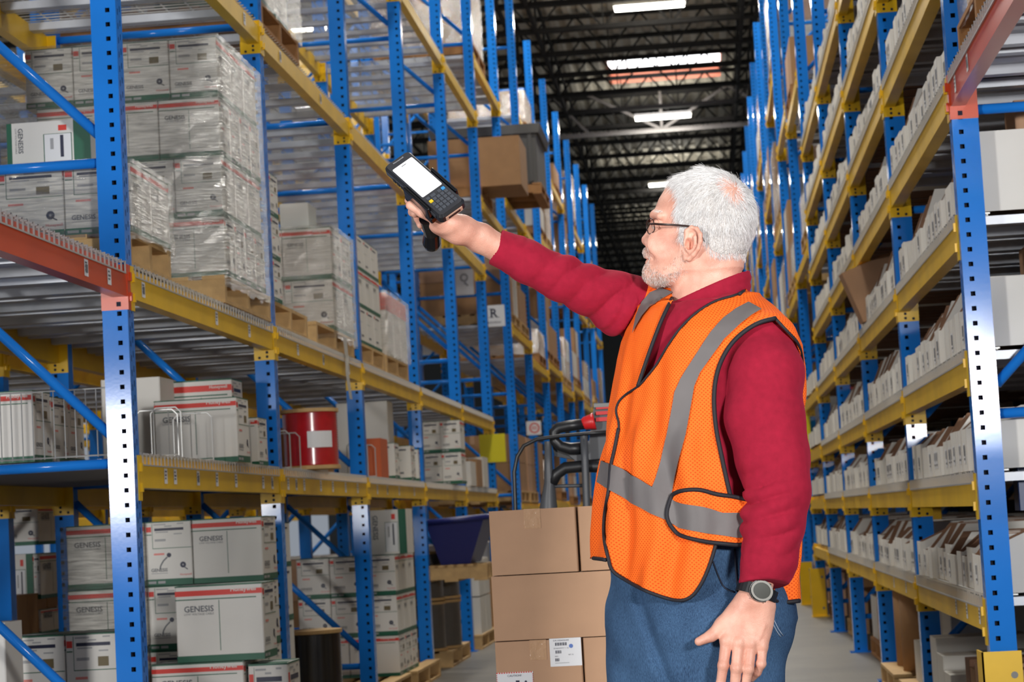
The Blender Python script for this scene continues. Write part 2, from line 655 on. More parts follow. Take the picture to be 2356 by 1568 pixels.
def grid_mesh(s, L):
    """welded wire deck"""
    def make():
        mb = MB()
        r = 0.005
        for k in range(int(L / 0.0508)):
            y = 0.03 + k * 0.0508
            mb.bar((s * 0.01, y, 0.006), (s * (RD - 0.01), y, 0.006), r)
        for k in range(10):
            x = s * (0.03 + k * (RD - 0.06) / 9)
            mb.bar((x, 0.02, 0.011), (x, L - 0.02, 0.011), r)
        return mb.mesh('wire_deck', [WIRE])
    return cached(('grid', s, round(L, 3)), make)


def waterfall_mesh(s, L):
    """front of the wire deck: rods that fold down over the beam's face"""
    def make():
        mb = MB()
        r = 0.0052
        n = int(L / 0.0508)
        for k in range(n):
            y = 0.03 + k * 0.0508
            mb.bar((s * 0.12, y, 0.004), (-s * 0.004, y, 0.004), r)
            mb.bar((-s * 0.004, y, 0.006), (-s * 0.004, y, -0.036), r)
        mb.bar((-s * 0.004, 0.02, -0.036), (-s * 0.004, L - 0.02, -0.036), r)
        mb.bar((s * 0.02, 0.02, 0.007), (s * 0.02, L - 0.02, 0.007), r)
        return mb.mesh('wire_deck', [WIRE])
    return cached(('wf', s, round(L, 3)), make)


def label_mesh(s, v):
    def make():
        mb = MB()
        w, h = 0.045, 0.055
        x = -s * 0.0012
        O, U = ((x, 0, 0), (0, 1, 0)) if s < 0 else ((x, w, 0), (0, -1, 0))
        f = Face(mb, O, U, (0, 0, 1), w, h)
        f.rect(0, 0, 1, 1, 0, 0)
        for k, (a, b_) in enumerate(((0.75, 0.85), (0.5, 0.62), (0.3, 0.4))):
            f.rect(0.15, a, 0.8 - 0.1 * ((k + v) % 3), b_, 1)
        if v == 1:
            f.rect(0.2, 0.2, 0.8, 0.7, 1, 2)
        return mb.mesh('location_label', [PAPER, GREYT])
    return cached(('lbl', s, v), make)


PANELS = {}


def rack(name, label, s, X0, Y0, nb, height, levels, colour=None, panels=(), falls=(), labels=(), brace0=0.24, first=0, holes_to=14, group=None, grids=()):
    """levels(bay) -> list of connector-bottom heights; bay 0 is the first in Y"""
    root = empty(name, (X0, Y0, 0), label, 'pallet rack', group)
    # upright frames
    for i in range(nb + 1):
        y = i * BAY
        near = i < holes_to
        h = height(i) if callable(height) else height
        fr = add('post', post_mesh(s, h, near), root, (0, y, 0))
        fp = add('foot_plate', cached(('foot', s), lambda: _foot(s)), fr)
        rr = add('post', post_mesh(-s, h, near), root, (s * RD, y, 0))
        add('foot_plate', cached(('foot', -s), lambda: _foot(-s)), rr)
        k = 0
        z = brace0
        while z + 1.05 < h:
            add('brace', cached(('br', s), lambda: _brace(s)), root, (0, y + PD / 2, z))
            add('diagonal_brace', cached(('dg', s), lambda: _diag(s)), root, (0, y + PD / 2, z))
            z += 1.05
        add('brace', cached(('br', s), lambda: _brace(s)), root, (0, y + PD / 2, z))
    L = BAY - PD
    for i in range(nb):
        y = i * BAY + PD
        for li, z in enumerate(levels(i)):
            mt = colour(i, li) if colour else YELLOW
            for fx, ss in ((0, s), (s * RD, -s)):
                bm_ = add('beam', beam_mesh(ss, mt, L), root, (fx, y, z + CONH - BH))
                for end in (0, 1):
                    add('connector', connector_mesh(ss, mt, end), bm_, (0, L if end else 0, -(CONH - BH)))
                if fx == 0 and (i, li) in labels:
                    for yy, v in labels[(i, li)]:
                        add('location_label', label_mesh(s, v), bm_, (0, yy, 0.018))
            zt = z + CONH
            if (i, li) in falls:
                tag(add('wire_deck', waterfall_mesh(s, L), root, (0, y, zt + 0.003)), kind='stuff')
            if (i, li) in grids:
                for k in range(6):
                    add('deck_channel', channel_mesh(s), root, (0, y + 0.16 + k * 0.40, zt - 0.001))
                tag(add('wire_deck', grid_mesh(s, L), root, (0, y, zt)), kind='stuff')
            if panels is True or (i, li) in panels:
                for k in range(5):
                    add('deck_panel', panel_mesh(s), root, (0, y + 0.04 + k * 0.485, zt - 0.002))
    return root


def _foot(s):
    mb = MB()
    mb.box(min(-s * 0.03, s * (PW + 0.03)), -0.03, 0, max(-s * 0.03, s * (PW + 0.03)), PD + 0.03, 0.008)
    return mb.mesh('foot_plate', [BLUE])


def _brace(s):
    mb = MB()
    mb.tube([(s * PW, 0, 0), (s * (RD - PW), 0, 0)], 0.018, 10)
    return mb.mesh('brace', [BLUE], True)


def _diag(s):
    mb = MB()
    mb.tube([(s * PW, 0, 0.10), (s * (RD - PW), 0, 0.97)], 0.018, 10)
    return mb.mesh('diagonal_brace', [BLUE], True)


ZL = [1.157, 1.816, 3.249, 4.691]
ZR = [0.509, 0.935, 1.355, 1.824, 2.305, 2.772, 3.26, 3.78]
DL = [z + CONH for z in ZL]          # deck heights
DR = [z + CONH for z in ZR]


def lev_left(i):            # i = 0 is the orange bay nearest the camera
    if i == 0:
        return [ZL[1], ZL[2], ZL[3]]
    if i <= 5:
        return ZL + [6.1]
    if i == 6:
        return [3.90, 5.25]
    if i == 7:
        return [1.05, 2.93, 4.29]
    return [1.05, 2.75, 4.29, 5.6] if i % 2 == 0 else [1.1, 2.9, 4.5]


def col_left(i, li):
    return ORANGE if i == 0 and li == 0 else YELLOW


lab1 = {(1, 0): [(0.33, 0), (0.47, 2), (0.83, 1), (1.15, 0), (1.5, 2), (2.05, 0), (2.25, 1)],
        (2, 0): [(0.1, 0), (0.3, 1), (0.5, 0), (0.95, 2), (1.3, 0), (1.7, 0), (2.1, 2)],
        (3, 0): [(0.3, 0), (0.7, 1), (1.2, 2), (1.9, 0)], (1, 1): [(0.12, 1), (1.27, 0), (1.9, 2)],
        (2, 1): [(0.5, 0), (1.2, 1), (2.0, 2)], (0, 0): [(1.93, 1), (2.2, 2)], (1, 2): [(1.4, 1), (2.1, 0)], (2, 2): [(0.4, 1), (1.5, 1)]}
gl_l = {(i, 2) for i in range(1, 6)} | {(i, 3) for i in range(0, 6)}
pl = {(0, 0), (1, 1), (2, 1), (3, 1), (4, 1)} | {(5, 1)} | {(i, 1) for i in range(6, 10)} | {(7, 2), (8, 2), (6, 0), (8, 3)}
fl = {(0, 0)} | {(i, k) for i in range(1, 6) for k in (0, 1)}
rack('pallet_rack', 'tall blue and yellow pallet rack full of white cable cartons, left of the aisle', -1, XL, YL - BAY, 15, lambda i: 7.18, lev_left, col_left, pl, fl, lab1, grids=gl_l)


def lev_right(i):
    if i == 0:
        return [ZR[4], ZR[7] + 0.3]
    if i <= 4:
        return ZR
    if i == 5:
        return [ZR[0], ZR[1], ZR[2], ZR[3], 3.0, 4.4]
    return [1.2, 2.5, 3.9, 5.4] if i % 2 else [1.3, 2.9, 4.6]


lab2 = {(1, 0): [(0.12, 0), (0.5, 2), (0.85, 0)], (2, 0): [(0.5, 0), (1.2, 2)], (0, 0): [(1.9, 1), (2.25, 0)]}
fr_ = {(0, 0)} | {(i, k) for i in range(1, 5) for k in range(0, 8)}
pr_ = {(0, 0)} | {(1, k) for k in range(0, 8)} | {(2, 7), (3, 7), (2, 6), (3, 6), (4, 7), (5, 4), (5, 5), (6, 2), (7, 2), (7, 3), (8, 2)}
rack('pallet_rack', 'tall blue and yellow pallet rack lined with open white bins, right of the aisle', 1, XR, YR - BAY, 15, lambda i: 7.22, lev_right, col_left, pr_, fr_, lab2)

# rack standing back to back with the left one, and two more across the next aisle
def lev_back(i):
    return [1.157, 1.816, 3.249, 4.691, 6.1]


allp = {(i, k) for i in range(0, 9) for k in (2, 3)} | {(i, 1) for i in range(0, 3)}
rack('pallet_rack', 'blue and yellow rack standing back to back behind the left rack', 1, XL - 2 * RD - 0.22 - 0.0, YL, 9, 7.32, lev_back, None, {(i, 1) for i in range(0, 3)}, (), (), holes_to=0, grids={(i, k) for i in range(0, 9) for k in (2, 3)})
rack('pallet_rack', 'blue and yellow rack far behind, on the far side of the next aisle', -1, -7.4, 9.0, 12, 7.6, lambda i: [1.2, 2.3, 3.7, 5.2, 6.6], None, {(i, k) for i in range(1, 10) for k in (2, 3)}, (), (), holes_to=0)

# ---------------------------------------------------------------- cartons
CM = [WHITE, GREEN, RED, NAVY, GREYT, THUMB, PINK, GREYL, PAPER]
W_, G_, R_, N_, T_, B_, K_, L_, P_ = range(9)


def print_long(f):
    f.rect(0, 0, 1, 0.085, G_)
    f.rect(0, 0.985, 1, 1, G_)
    f.rect(0, 0.865, 1, 0.935, R_)
    f.text('Honeywell', 0.64, 0.885, 0.93, W_, 2, bold=True)
    f.rect(0, 0.812, 0.93, 0.826, G_)
    f.text('GENESIS', 0.10, 0.655, 0.44, T_, 2, bold=True)
    f.text('LOW VOLTAGE CABLE', 0.10, 0.615, 0.44, GREYI, 2)
    f.rect(0.497, 0.14, 0.505, 0.80, G_)


GREYI = 4


def print_label(f, thumb=True, plug=False):
    f.rect(0, 0, 1, 0.10, G_)
    f.rect(0, 0.985, 1, 1, G_)
    f.rect(0.02, 0.84, 0.13, 0.92, R_)
    f.rect(0.02, 0.79, 0.13, 0.805, G_)
    f.rect(0.145, 0.575, 1, 0.585, G_)
    f.rect(0.145, 0.575, 0.155, 0.97, G_)
    f.rect(0.2, 0.855, 0.84, 0.895, N_)
    for a, b_, z in ((0.18, 0.45, 0.945), (0.7, 0.84, 0.95), (0.42, 0.58, 0.915), (0.22, 0.5, 0.825), (0.62, 0.80, 0.79)):
        f.rect(a, z, b_, z + 0.016, L_)
    f.rect(0.2, 0.69, 0.44, 0.725, L_)
    if thumb:
        f.rect(0.60, 0.62, 0.80, 0.73, B_)
    f.rect(0.17, 0.475, 0.40, 0.505, K_)
    f.text('GENESIS', 0.10, 0.215, 0.46, T_, 2, bold=True)
    f.rect(0.10, 0.185, 0.46, 0.196, L_)
    f.disc(0.80, 0.31, 0.065 * f.w, N_)
    f.disc(0.80, 0.31, 0.02 * f.w, L_, 2)
    f.line([(0.83, 0.27), (0.90, 0.235)], 0.02 * f.w, N_)
    f.text('Honeywell', 0.73, 0.135, 0.98, R_, 2)
    if plug:
        f.disc(0.5, 0.47, 0.05 * f.w, N_)
        f.line([(0.46, 0.44), (0.37, 0.38), (0.31, 0.31), (0.29, 0.25)], 0.03 * f.w, T_)
    f.rect(0.03, 0.03, 0.2, 0.07, L_, 2)
    f.rect(0.24, 0.03, 0.4, 0.07, L_, 2)


def print_turned(f):
    """carton lying on its side: the long print reads downwards"""
    f.rect(0, 0, 0.06, 1, G_)
    f.rect(0.62, 0.78, 0.72, 0.9, R_) 
    f.rect(0.80, 0, 1, 1, G_)
    f.rect(0.44, 0.05, 0.78, 0.72, P_)
    for a in (0.44, 0.77):
        f.rect(a, 0.05, a + 0.01, 0.72, G_, 2)
    f.rect(0.44, 0.71, 0.78, 0.72, G_, 2)
    f.rect(0.64, 0.2, 0.68, 0.68, N_, 2)
    f.rect(0.52, 0.38, 0.56, 0.62, L_, 2)
    g = Face(f.mb, f.P(0.10, 0.88, 0), -f.V, f.U, f.h, f.w)
    g.text('GENESIS', 0.0, 0.035, 0.55, T_, 2, bold=True)
    g.text('LOW VOLTAGE CABLE', 0.0, 0.0, 0.55, T_, 2)


def print_plain(f):
    f.rect(0, 0, 1, 0.09, G_)
    f.rect(0, 0.985, 1, 1, G_)
    f.rect(0, 0.865, 0.14, 0.93, R_)
    f.rect(0.0, 0.58, 0.4, 0.588, G_)
    f.rect(0.2, 0.86, 0.7, 0.90, N_)
    f.rect(0.2, 0.2, 0.5, 0.25, T_)


PRN = {'long': print_long, 'label': print_label, 'plug': lambda f: print_label(f, False, True), 'turned': print_turned, 'plain': print_plain, 'none': lambda f: None}


def carton_mesh(w, d, h, front, side, top='green'):
    def make():
        mb = MB()
        c = 0.004
        # slightly bevelled carton: chamfered upright edges, sides a touch bulged
        P = [(c, 0), (w - c, 0), (w, c), (w, d - c), (w - c, d), (c, d), (0, d - c), (0, c)]
        mb.prism(P, 'z', 0, h, 0)
        if top == 'green':
            mb.face([(c, c, h + .0006), (w - c, c, h + .0006), (w - c, d - c, h + .0006), (c, d - c, h + .0006)], G_)
        mb.box(c, d * 0.5 - 0.03, h, w - c, d * 0.5 + 0.03, h + 0.0012, L_)
        PRN[front](Face(mb, (0, 0, 0), (1, 0, 0), (0, 0, 1), w, h))
        PRN[side](Face(mb, (w, 0, 0), (0, 1, 0), (0, 0, 1), d, h))
        PRN[side](Face(mb, (0, d, 0), (0, -1, 0), (0, 0, 1), d, h))
        return mb.mesh('cable_carton', CM)
    return cached(('ct', round(w, 3), round(d, 3), round(h, 3), front, side, top), make)


def cable_carton(x, y, z, w, d, h, front, side, label, group, rz=0.0, top='green'):
    """x, y: the near left corner"""
    o = add('cable_carton', carton_mesh(w, d, h, front, side, top), None, (x, y, z), rz)
    return tag(o, label, 'carton', group)


def brown_mesh(w, d, h, tape=True, m=None, fl=False):
    def make():
        mb = MB()
        c = 0.003
        mb.prism([(c, 0), (w - c, 0), (w, c), (w, d - c), (w - c, d), (c, d), (0, d - c), (0, c)], 'z', 0, h, 0)
        # flap seam on top
        mb.box(0.002, d / 2 - 0.0015, h, w - 0.002, d / 2 + 0.0015, h + 0.0008, 1)
        return mb.mesh('carton', [m or KRAFT, KRAFTD])
    return cached(('bc', round(w, 3), round(d, 3), round(h, 3), (m or KRAFT).name), make)


TAPE = mat('packing_tape', (196, 156, 120), 0.12, 0, 0, 1, 0.5, 40, coat=0.6)


def tape_mesh(w, d, h, dn=0.3):
    def make():
        mb = MB()
        t = 0.048
        mb.box(w / 2 - t / 2, -0.001, h, w / 2 + t / 2, d + 0.001, h + 0.0012)
        mb.box(w / 2 - t / 2, -0.0012, h * (1 - dn), w / 2 + t / 2, 0.0, h + 0.0012)
        return mb.mesh('packing_tape', [TAPE])
    return cached(('tape', round(w, 3), round(d, 3), round(h, 3), dn), make)


def brown_carton(x, y, z, w, d, h, label, group, rz=0.0, m=None, tape=True):
    o = tag(add('carton', brown_mesh(w, d, h, tape, m), None, (x, y, z), rz), label, 'carton', group)
    if tape:
        add('packing_tape', tape_mesh(w, d, h), o)
    return o


# ---------------------------------------------------------------- pallets
def pallet_parts(w, d):
    """w across the aisle (x), d along it (y); stringers run across"""
    def make():
        b1, s1, b2 = MB(), MB(), MB()
        b1.box(0, 0, 0, w, 0.09, 0.016)
        s1.box(0, 0, 0, w, 0.036, 0.09)
        b2.box(0, 0, 0, 0.09, d, 0.016)
        return b1, s1, b2
    return make()


def pallet(x, y, z, w, d, label, group=None, m=None):
    m = m or WOOD
    root = empty('wooden_pallet', (x, y, z), label, 'pallet', group)
    tb = cached(('ptb', round(d, 2), m.name), lambda: _bx('top_board', 0.095, d, 0.016, m))
    bb = cached(('pbb', round(d, 2), m.name), lambda: _bx('bottom_board', 0.095, d, 0.016, m))
    st = cached(('pst', round(w, 2), m.name), lambda: _bx('stringer', w, 0.038, 0.085, m))
    for k in range(3):
        add('stringer', st, root, (0, 0.004 + k * (d - 0.046) / 2, 0.016))
    n = 7
    for k in range(n):
        add('top_board', tb, root, (k * (w - 0.095) / (n - 1), 0, 0.101))
    for k in range(3):
        add('bottom_board', bb, root, (k * (w - 0.095) / 2, 0, 0))
    return root


PH = 0.117


def _bx(name, x, y, z, m):
    mb = MB()
    c = min(x, y, z) * 0.12
    mb.box(0, 0, 0, x, y, z)
    return mb.mesh(name, [m])


# stretch film: clear, glossy, wrinkled
FILM = bpy.data.materials.new('stretch_film')
FILM.use_nodes = True
nt = FILM.node_tree
for n in list(nt.nodes):
    nt.nodes.remove(n)
out = nt.nodes.new('ShaderNodeOutputMaterial')
tr = nt.nodes.new('ShaderNodeBsdfTransparent')
tr.inputs[0].default_value = (0.97, 0.97, 0.96, 1)
gl = nt.nodes.new('ShaderNodeBsdfGlossy')
gl.inputs['Roughness'].default_value = 0.20
df = nt.nodes.new('ShaderNodeBsdfDiffuse')
df.inputs[0].default_value = (0.8, 0.8, 0.78, 1)
tc = nt.nodes.new('ShaderNodeTexCoord')
mp = nt.nodes.new('ShaderNodeMapping')
mp.inputs['Scale'].default_value = (5, 5, 60)
mp.inputs['Rotation'].default_value = (0.06, 0.08, 0)
nz = nt.nodes.new('ShaderNodeTexNoise')
nz.inputs['Scale'].default_value = 2.2
nz.inputs['Detail'].default_value = 6
nz.inputs['Distortion'].default_value = 0.6
bp = nt.nodes.new('ShaderNodeBump')
bp.inputs['Strength'].default_value = 1.0
bp.inputs['Distance'].default_value = 0.075
rp = nt.nodes.new('ShaderNodeMapRange')
rp.inputs[1].default_value, rp.inputs[2].default_value = 0.35, 0.75
rp.inputs[3].default_value, rp.inputs[4].default_value = 0.20, 0.58
m1 = nt.nodes.new('ShaderNodeMixShader')
m2 = nt.nodes.new('ShaderNodeMixShader')
m1.inputs[0].default_value = 0.30
L = nt.links.new
L(tc.outputs['Object'], mp.inputs[0])
L(mp.outputs[0], nz.inputs['Vector'])
L(nz.outputs['Fac'], bp.inputs['Height'])
L(bp.outputs[0], gl.inputs['Normal'])
L(bp.outputs[0], df.inputs['Normal'])
L(nz.outputs['Fac'], rp.inputs[0])
L(gl.outputs[0], m1.inputs[1])
L(df.outputs[0], m1.inputs[2])
L(rp.outputs[0], m2.inputs[0])
L(tr.outputs[0], m2.inputs[1])
L(m1.outputs[0], m2.inputs[2])
L(m2.outputs[0], out.inputs['Surface'])


def stretch_wrap(x0, y0, z0, x1, y1, z1, label, seed=0, group=None):
    """thin film drawn round a stack: a skin with small puckers, open at the bottom"""
    rg = random.Random(seed)
    mb = MB()
    per = [(x0, y0), (x1, y0), (x1, y1), (x0, y1)]
    ring = []
    for i in range(4):
        a, b_ = per[i], per[(i + 1) % 4]
        n = max(4, int(math.hypot(b_[0] - a[0], b_[1] - a[1]) / 0.05))
        for k in range(n):
            t = k / n
            ring.append((a[0] + (b_[0] - a[0]) * t, a[1] + (b_[1] - a[1]) * t))
    cx, cy = (x0 + x1) / 2, (y0 + y1) / 2
    nz_ = max(4, int((z1 - z0) / 0.045))
    m = len(ring)
    for j in range(nz_ + 1):
        z = z0 + (z1 - z0) * j / nz_
        for i, (x, y) in enumerate(ring):
            o = 0.004 + rg.uniform(0, 0.007)
            dx, dy = x - cx, y - cy
            l = math.hypot(dx, dy)
            mb.v.append((x + dx / l * o, y + dy / l * o, z + (rg.uniform(-0.012, 0.012) if j == 0 else 0)))
    for j in range(nz_):
        for i in range(m):
            i2 = (i + 1) % m
            mb.f.append((j * m + i, j * m + i2, (j + 1) * m + i2, (j + 1) * m + i))
            mb.m.append(0)
    o = add('stretch_wrap', mb.mesh('stretch_wrap', [FILM], True))
    return tag(o, label, 'plastic film', group)
# ---------------------------------------------------------------- loads on the left rack
ORD = ['first', 'second', 'third', 'fourth', 'fifth', 'sixth', 'seventh', 'eighth', 'ninth', 'tenth', 'eleventh', 'twelfth', 'thirteenth', 'fourteenth', 'fifteenth', 'sixteenth', 'seventeenth', 'eighteenth', 'nineteenth', 'twentieth']
LAY = ['bottom', 'second', 'third', 'fourth', 'fifth', 'sixth']


def stack(where, X1, Y0, Y1, z, rows, group, depth=None, X0=-2.97):
    """rows from the bottom: (height, front print, box width); aisle column behind the front row"""
    for r, (h, fp, w) in enumerate(rows):
        d = {'long': 0.205, 'label': 0.26, 'plug': 0.34, 'plain': 0.26}[fp] if depth is None else depth
        sp = 'label' if fp == 'long' else 'long'
        if fp == 'plain':
            sp = 'plain'
        n = int((X1 - X0) / w)
        lay = LAY[r] if r < len(rows) - 1 or r == 0 else 'top'
        for k in range(n):
            jx = random.uniform(-0.002, 0.002)
            cable_carton(X1 - (k + 1) * w + 0.002, Y0 + random.uniform(0, 0.006), z, w - 0.004, d - 0.004, h - 0.002, fp, sp,
                         'white cable carton in the %s, %s layer, %s from the aisle' % (where, lay, ORD[k]), group)
        m = int((Y1 - Y0) / d + 0.3)
        for k in range(1, m):
            cable_carton(X1 - w + 0.002, Y0 + k * d, z, w - 0.004, d - 0.004, h - 0.002, fp, sp,
                         'aisle side carton of the %s, %s layer, %s back' % (where, lay, ORD[k]), group)
        z += h
    return z


D2 = DL[1] + 0.012
# bay 1: low wrapped load, then the tall wrapped stack
pallet(-2.97, 7.42, D2, 0.99, 0.60, 'pale wooden pallet under the low wrapped load beside the near post', 'pallets on the left rack')
stack('low wrapped load', -1.965, 7.43, 7.98, D2 + PH, [(0.25, 'label', 0.245)], 'cartons on the upper left shelf', 0.27)
stretch_wrap(-2.96, 7.425, D2 + PH - 0.02, -1.962, 7.985, D2 + PH + 0.258, 'shiny film round the low load on the upper left shelf', 3)
x0 = at(15, 300, 7.5).x
cable_carton(x0, 7.50, D2 + PH + 0.262, at(207, 300, 7.5).x - x0, 0.3, 0.165, 'turned', 'none', 'white carton lying on its side on top of the low wrapped load', 'cartons on the upper left shelf')
pallet(-2.98, 8.84, D2, 1.02, 0.95, 'pale wooden pallet under the tall wrapped stack', 'pallets on the left rack')
zt = stack('tall wrapped stack', -1.955, 8.86, 9.70, D2 + PH, [(0.252, 'long', 0.262), (0.254, 'label', 0.205), (0.252, 'long', 0.262), (0.256, 'label', 0.207)], 'cartons on the upper left shelf')
stretch_wrap(-2.985, 8.852, D2 + PH - 0.05, -1.948, 9.71, zt + 0.006, 'clear stretch film round the tall stack on the upper left shelf', 5)
# bay 2
pallet(-2.98, 9.95, D2, 1.0, 0.86, 'wooden pallet just behind the second post, half empty', 'pallets on the left rack')
stack('narrow stack behind second post', -1.975, 9.96, 10.17, D2 + PH, [(0.205, 'long', 0.26), (0.205, 'long', 0.26), (0.2, 'long', 0.26)], 'cartons on the upper left shelf', X0=-2.5)
pallet(-2.98, 11.05, D2, 1.0, 1.20, 'wooden pallet under the wrapped stack before the third post', 'pallets on the left rack')
stack('wrapped stack before third post', -1.98, 11.62, 12.3, D2 + PH, [(0.285, 'label', 0.27), (0.285, 'long', 0.27)], 'cartons on the upper left shelf', 0.33)
stretch_wrap(-2.97, 11.6, D2 + PH - 0.05, -1.972, 12.3, D2 + PH + 0.578, 'clear film round the stack before the third post', 6)
cable_carton(-2.27, 11.7, D2 + PH + 0.58, 0.16, 0.25, 0.14, 'none', 'none', 'small plain carton on top of the wrapped stack before the third post', None, top='white')
# bay 3
pallet(-2.98, 12.48, D2, 1.0, 0.93, 'wooden pallet just behind the third post', 'pallets on the left rack')
stack('low stack behind third post', -1.98, 12.5, 13.4, D2 + PH, [(0.22, 'plain', 0.2), (0.22, 'label', 0.2), (0.2, 'plain', 0.2)], 'cartons on the upper left shelf', 0.28, X0=-2.5)
pallet(-2.98, 13.5, D2, 1.0, 0.98, 'wooden pallet before the fourth post', 'pallets on the left rack')
REDC = mat('red_carton', (206, 84, 72), 0.6)
for k in range(3):
    o = brown_carton(-2.33, 13.55 + k * 0.31, D2 + PH, 0.35, 0.30, 0.30, 'white carton with faded red top band before the fourth post, %s back' % ORD[k], 'cartons before the fourth post', m=OFFW, tape=False)
    mb = MB()
    mb.box(-0.002, -0.002, 0.0, 0.352, 0.302, 0.11)
    add('red_lid', cached('redlid', lambda: mb.mesh('red_lid', [REDC])), o, (0, 0, 0.29))
stretch_wrap(-2.4, 13.52, D2 + PH, -1.965, 14.5, D2 + PH + 0.41, 'loose film round the red topped cartons', 9)

# upper level, mostly out of the frame
D3 = DL[2] + 0.012
pallet(-2.98, 9.98, D3, 1.0, 0.95, 'brown pallet on the third shelf behind the second post', 'pallets on the left rack', WOODD)
stack('load on the third shelf', -1.98, 10.0, 10.7, D3 + PH, [(0.25, 'plain', 0.26), (0.25, 'plain', 0.26)], 'cartons on the third left shelf', 0.33, X0=-2.6)
stretch_wrap(-2.97, 9.98, D3 + PH - 0.03, -1.96, 10.9, D3 + PH + 0.7, 'cloudy film hanging round the load on the third left shelf', 11)
pallet(-2.98, 8.0, D3, 1.0, 1.1, 'brown pallet on the third shelf above the tall wrapped stack', 'pallets on the left rack', WOODD)
for k in range(2):
    brown_carton(-2.95 + k * 0.48, 8.1, D3 + PH, 0.47, 0.6, 0.4, 'brown carton on the third left shelf, %s' % ('deeper one' if k == 0 else 'aisle one'), 'brown cartons on the third left shelf', m=KRAFTB)

# first shelf
D1 = DL[0] + 0.012
G1 = 'cartons on the lower left shelf'
xa = at(80, 975, 7.72).x
for k in range(3):
    cable_carton(xa - 0.275, 7.72 + k * 0.215, D1, 0.27, 0.21, 0.262 - 0.012 * (k > 0), 'long', 'label', 'white cable carton deep on the lower shelf beside the near frame, %s in the row' % ORD[k], G1)
for k in range(2):
    cable_carton(xa - 0.28 - 0.28, 7.80 + k * 0.30, D1, 0.27, 0.21, 0.255, 'long', 'label', 'white cable carton near the rear beam of the lower shelf, %s one' % ('front' if k == 0 else 'back'), G1)
x0, x1 = at(356, 980, 8.93).x, at(545, 980, 8.93).x
cable_carton(x0, 8.93, D1, x1 - x0, 0.24, 0.272, 'long', 'label', 'long white cable carton standing behind the wire dividers before the second post', G1)
x0, x1 = at(392, 900, 9.45).x, at(533, 900, 9.45).x
cable_carton(x0, 9.45, D1, x1 - x0, 0.22, at(460, 874, 9.45).z - D1, 'long', 'label', 'taller white cable carton behind the long one on the lower shelf', G1)
x0, x1 = at(232, 900, 9.2).x, at(368, 900, 9.2).x
cable_carton(x0, 9.2, D1, x1 - x0, 0.3, at(300, 870, 9.2).z - D1, 'none', 'none', 'plain grey white carton deep on the lower shelf behind the near post', G1, top='white')
x0, x1 = at(548, 980, 9.60).x, at(598, 980, 9.60).x
cable_carton(x0 - 0.1, 9.55, D1, x1 - x0 + 0.1, 0.2, 0.215, 'long', 'label', 'white cable carton right in front of the second post on the lower shelf', G1)


def spool(x, y, z, r, h, mtl, label, group=None, lab=False):
    root = empty('cable_spool', (x, y, z), label, 'cable spool', group)
    fl = cached(('fl', r), lambda: _flange(r))
    add('flange', fl, root, (0, 0, 0))
    add('flange', fl, root, (0, 0, h - 0.018))
    mb = MB()
    n = int((h - 0.036) / 0.012)
    pr = [(0.02, 0.018)]
    for k in range(n):
        z0 = 0.018 + k * (h - 0.036) / n
        pr += [(r * 0.93, z0), (r * 0.95, z0 + 0.006)]
    pr += [(r * 0.93, h - 0.018), (0.02, h - 0.018)]
    mb.lathe(pr, seg=28)
    add('cable_winding', mb.mesh('cable_winding', [mtl], True), root)
    if lab:
        m2 = MB()
        for k in range(6):
            a0, a1 = -1.5 + k * 0.16, -1.5 + (k + 1) * 0.16
            m2.face([(r * .97 * math.cos(a0), r * .97 * math.sin(a0), h * .35), (r * .97 * math.cos(a1), r * .97 * math.sin(a1), h * .35), (r * .97 * math.cos(a1), r * .97 * math.sin(a1), h * .62), (r * .97 * math.cos(a0), r * .97 * math.sin(a0), h * .62)])
        add('paper_label', m2.mesh('paper_label', [PAPER]), root)
    return root


def _flange(r):
    mb = MB()
    mb.lathe([(0.018, 0), (r, 0), (r, 0.018), (0.018, 0.018), (0.018, 0)], seg=32)
    return mb.mesh('flange', [WOOD], False)


RCAB = mat('red_cable', (186, 24, 34), 0.25, 0, 0.1, 30, coat=0.5)
BCAB = mat('black_cable', (40, 38, 36), 0.25, coat=0.4)
GCAB = mat('grey_cable', (92, 88, 84), 0.3, 0, 0.1, 20, coat=0.4)
p = at(706, 1012, 10.6)
spool(p.x, 10.6 + 0.1, D1, 0.145, 0.30, RCAB, 'red cable spool with wooden flanges on the lower left shelf', None, True)
x0, x1 = at(775, 980, 14.3).x, at(893, 980, 14.3).x
cable_carton(x0, 14.3, D1, x1 - x0, 0.25, at(830, 925, 14.3).z - D1, 'none', 'none', 'big plain white carton standing behind the red spool', G1, top='white')
x0, x1 = at(600, 980, 11.2).x, at(690, 980, 11.2).x
brown_carton(x0 - 0.3, 11.2, D1, x1 - x0 + 0.25, 0.3, 0.24, 'brown carton deep behind the red spool', G1, m=KRAFTB)
ORC = mat('orange_carton', (196, 92, 48), 0.6)
x0 = at(842, 1050, 13.0).x
o = brown_carton(x0, 13.0, D1, 0.09, 0.3, 0.235, 'orange carton behind the third post on the lower shelf', G1, m=ORC, tape=False)
for k, (a, c, hh) in enumerate(((868, 908, 0.23), (910, 945, 0.235), (947, 962, 0.22))):
    Y = atX(c, 1050, -1.99).y
    x0, x1 = at(a, 1050, Y).x, at(c, 1050, Y).x
    cable_carton(x0, Y, D1, x1 - x0, 0.2, hh, 'plain', 'label', 'white carton between the third and fourth posts on the lower shelf, %s along' % ORD[k], G1)
for r in range(2):
    for k in range(2):
        Y = 16.5
        x1 = at(1062 - k * 46, 1050, Y).x
        cable_carton(x1 - 0.155, Y, D1 + r * 0.245, 0.152, 0.3, 0.242, 'label', 'long', 'white cable carton before the fifth post, %s layer, %s from the aisle' % (LAY[r] if r == 0 else 'upper', ORD[k]), G1)
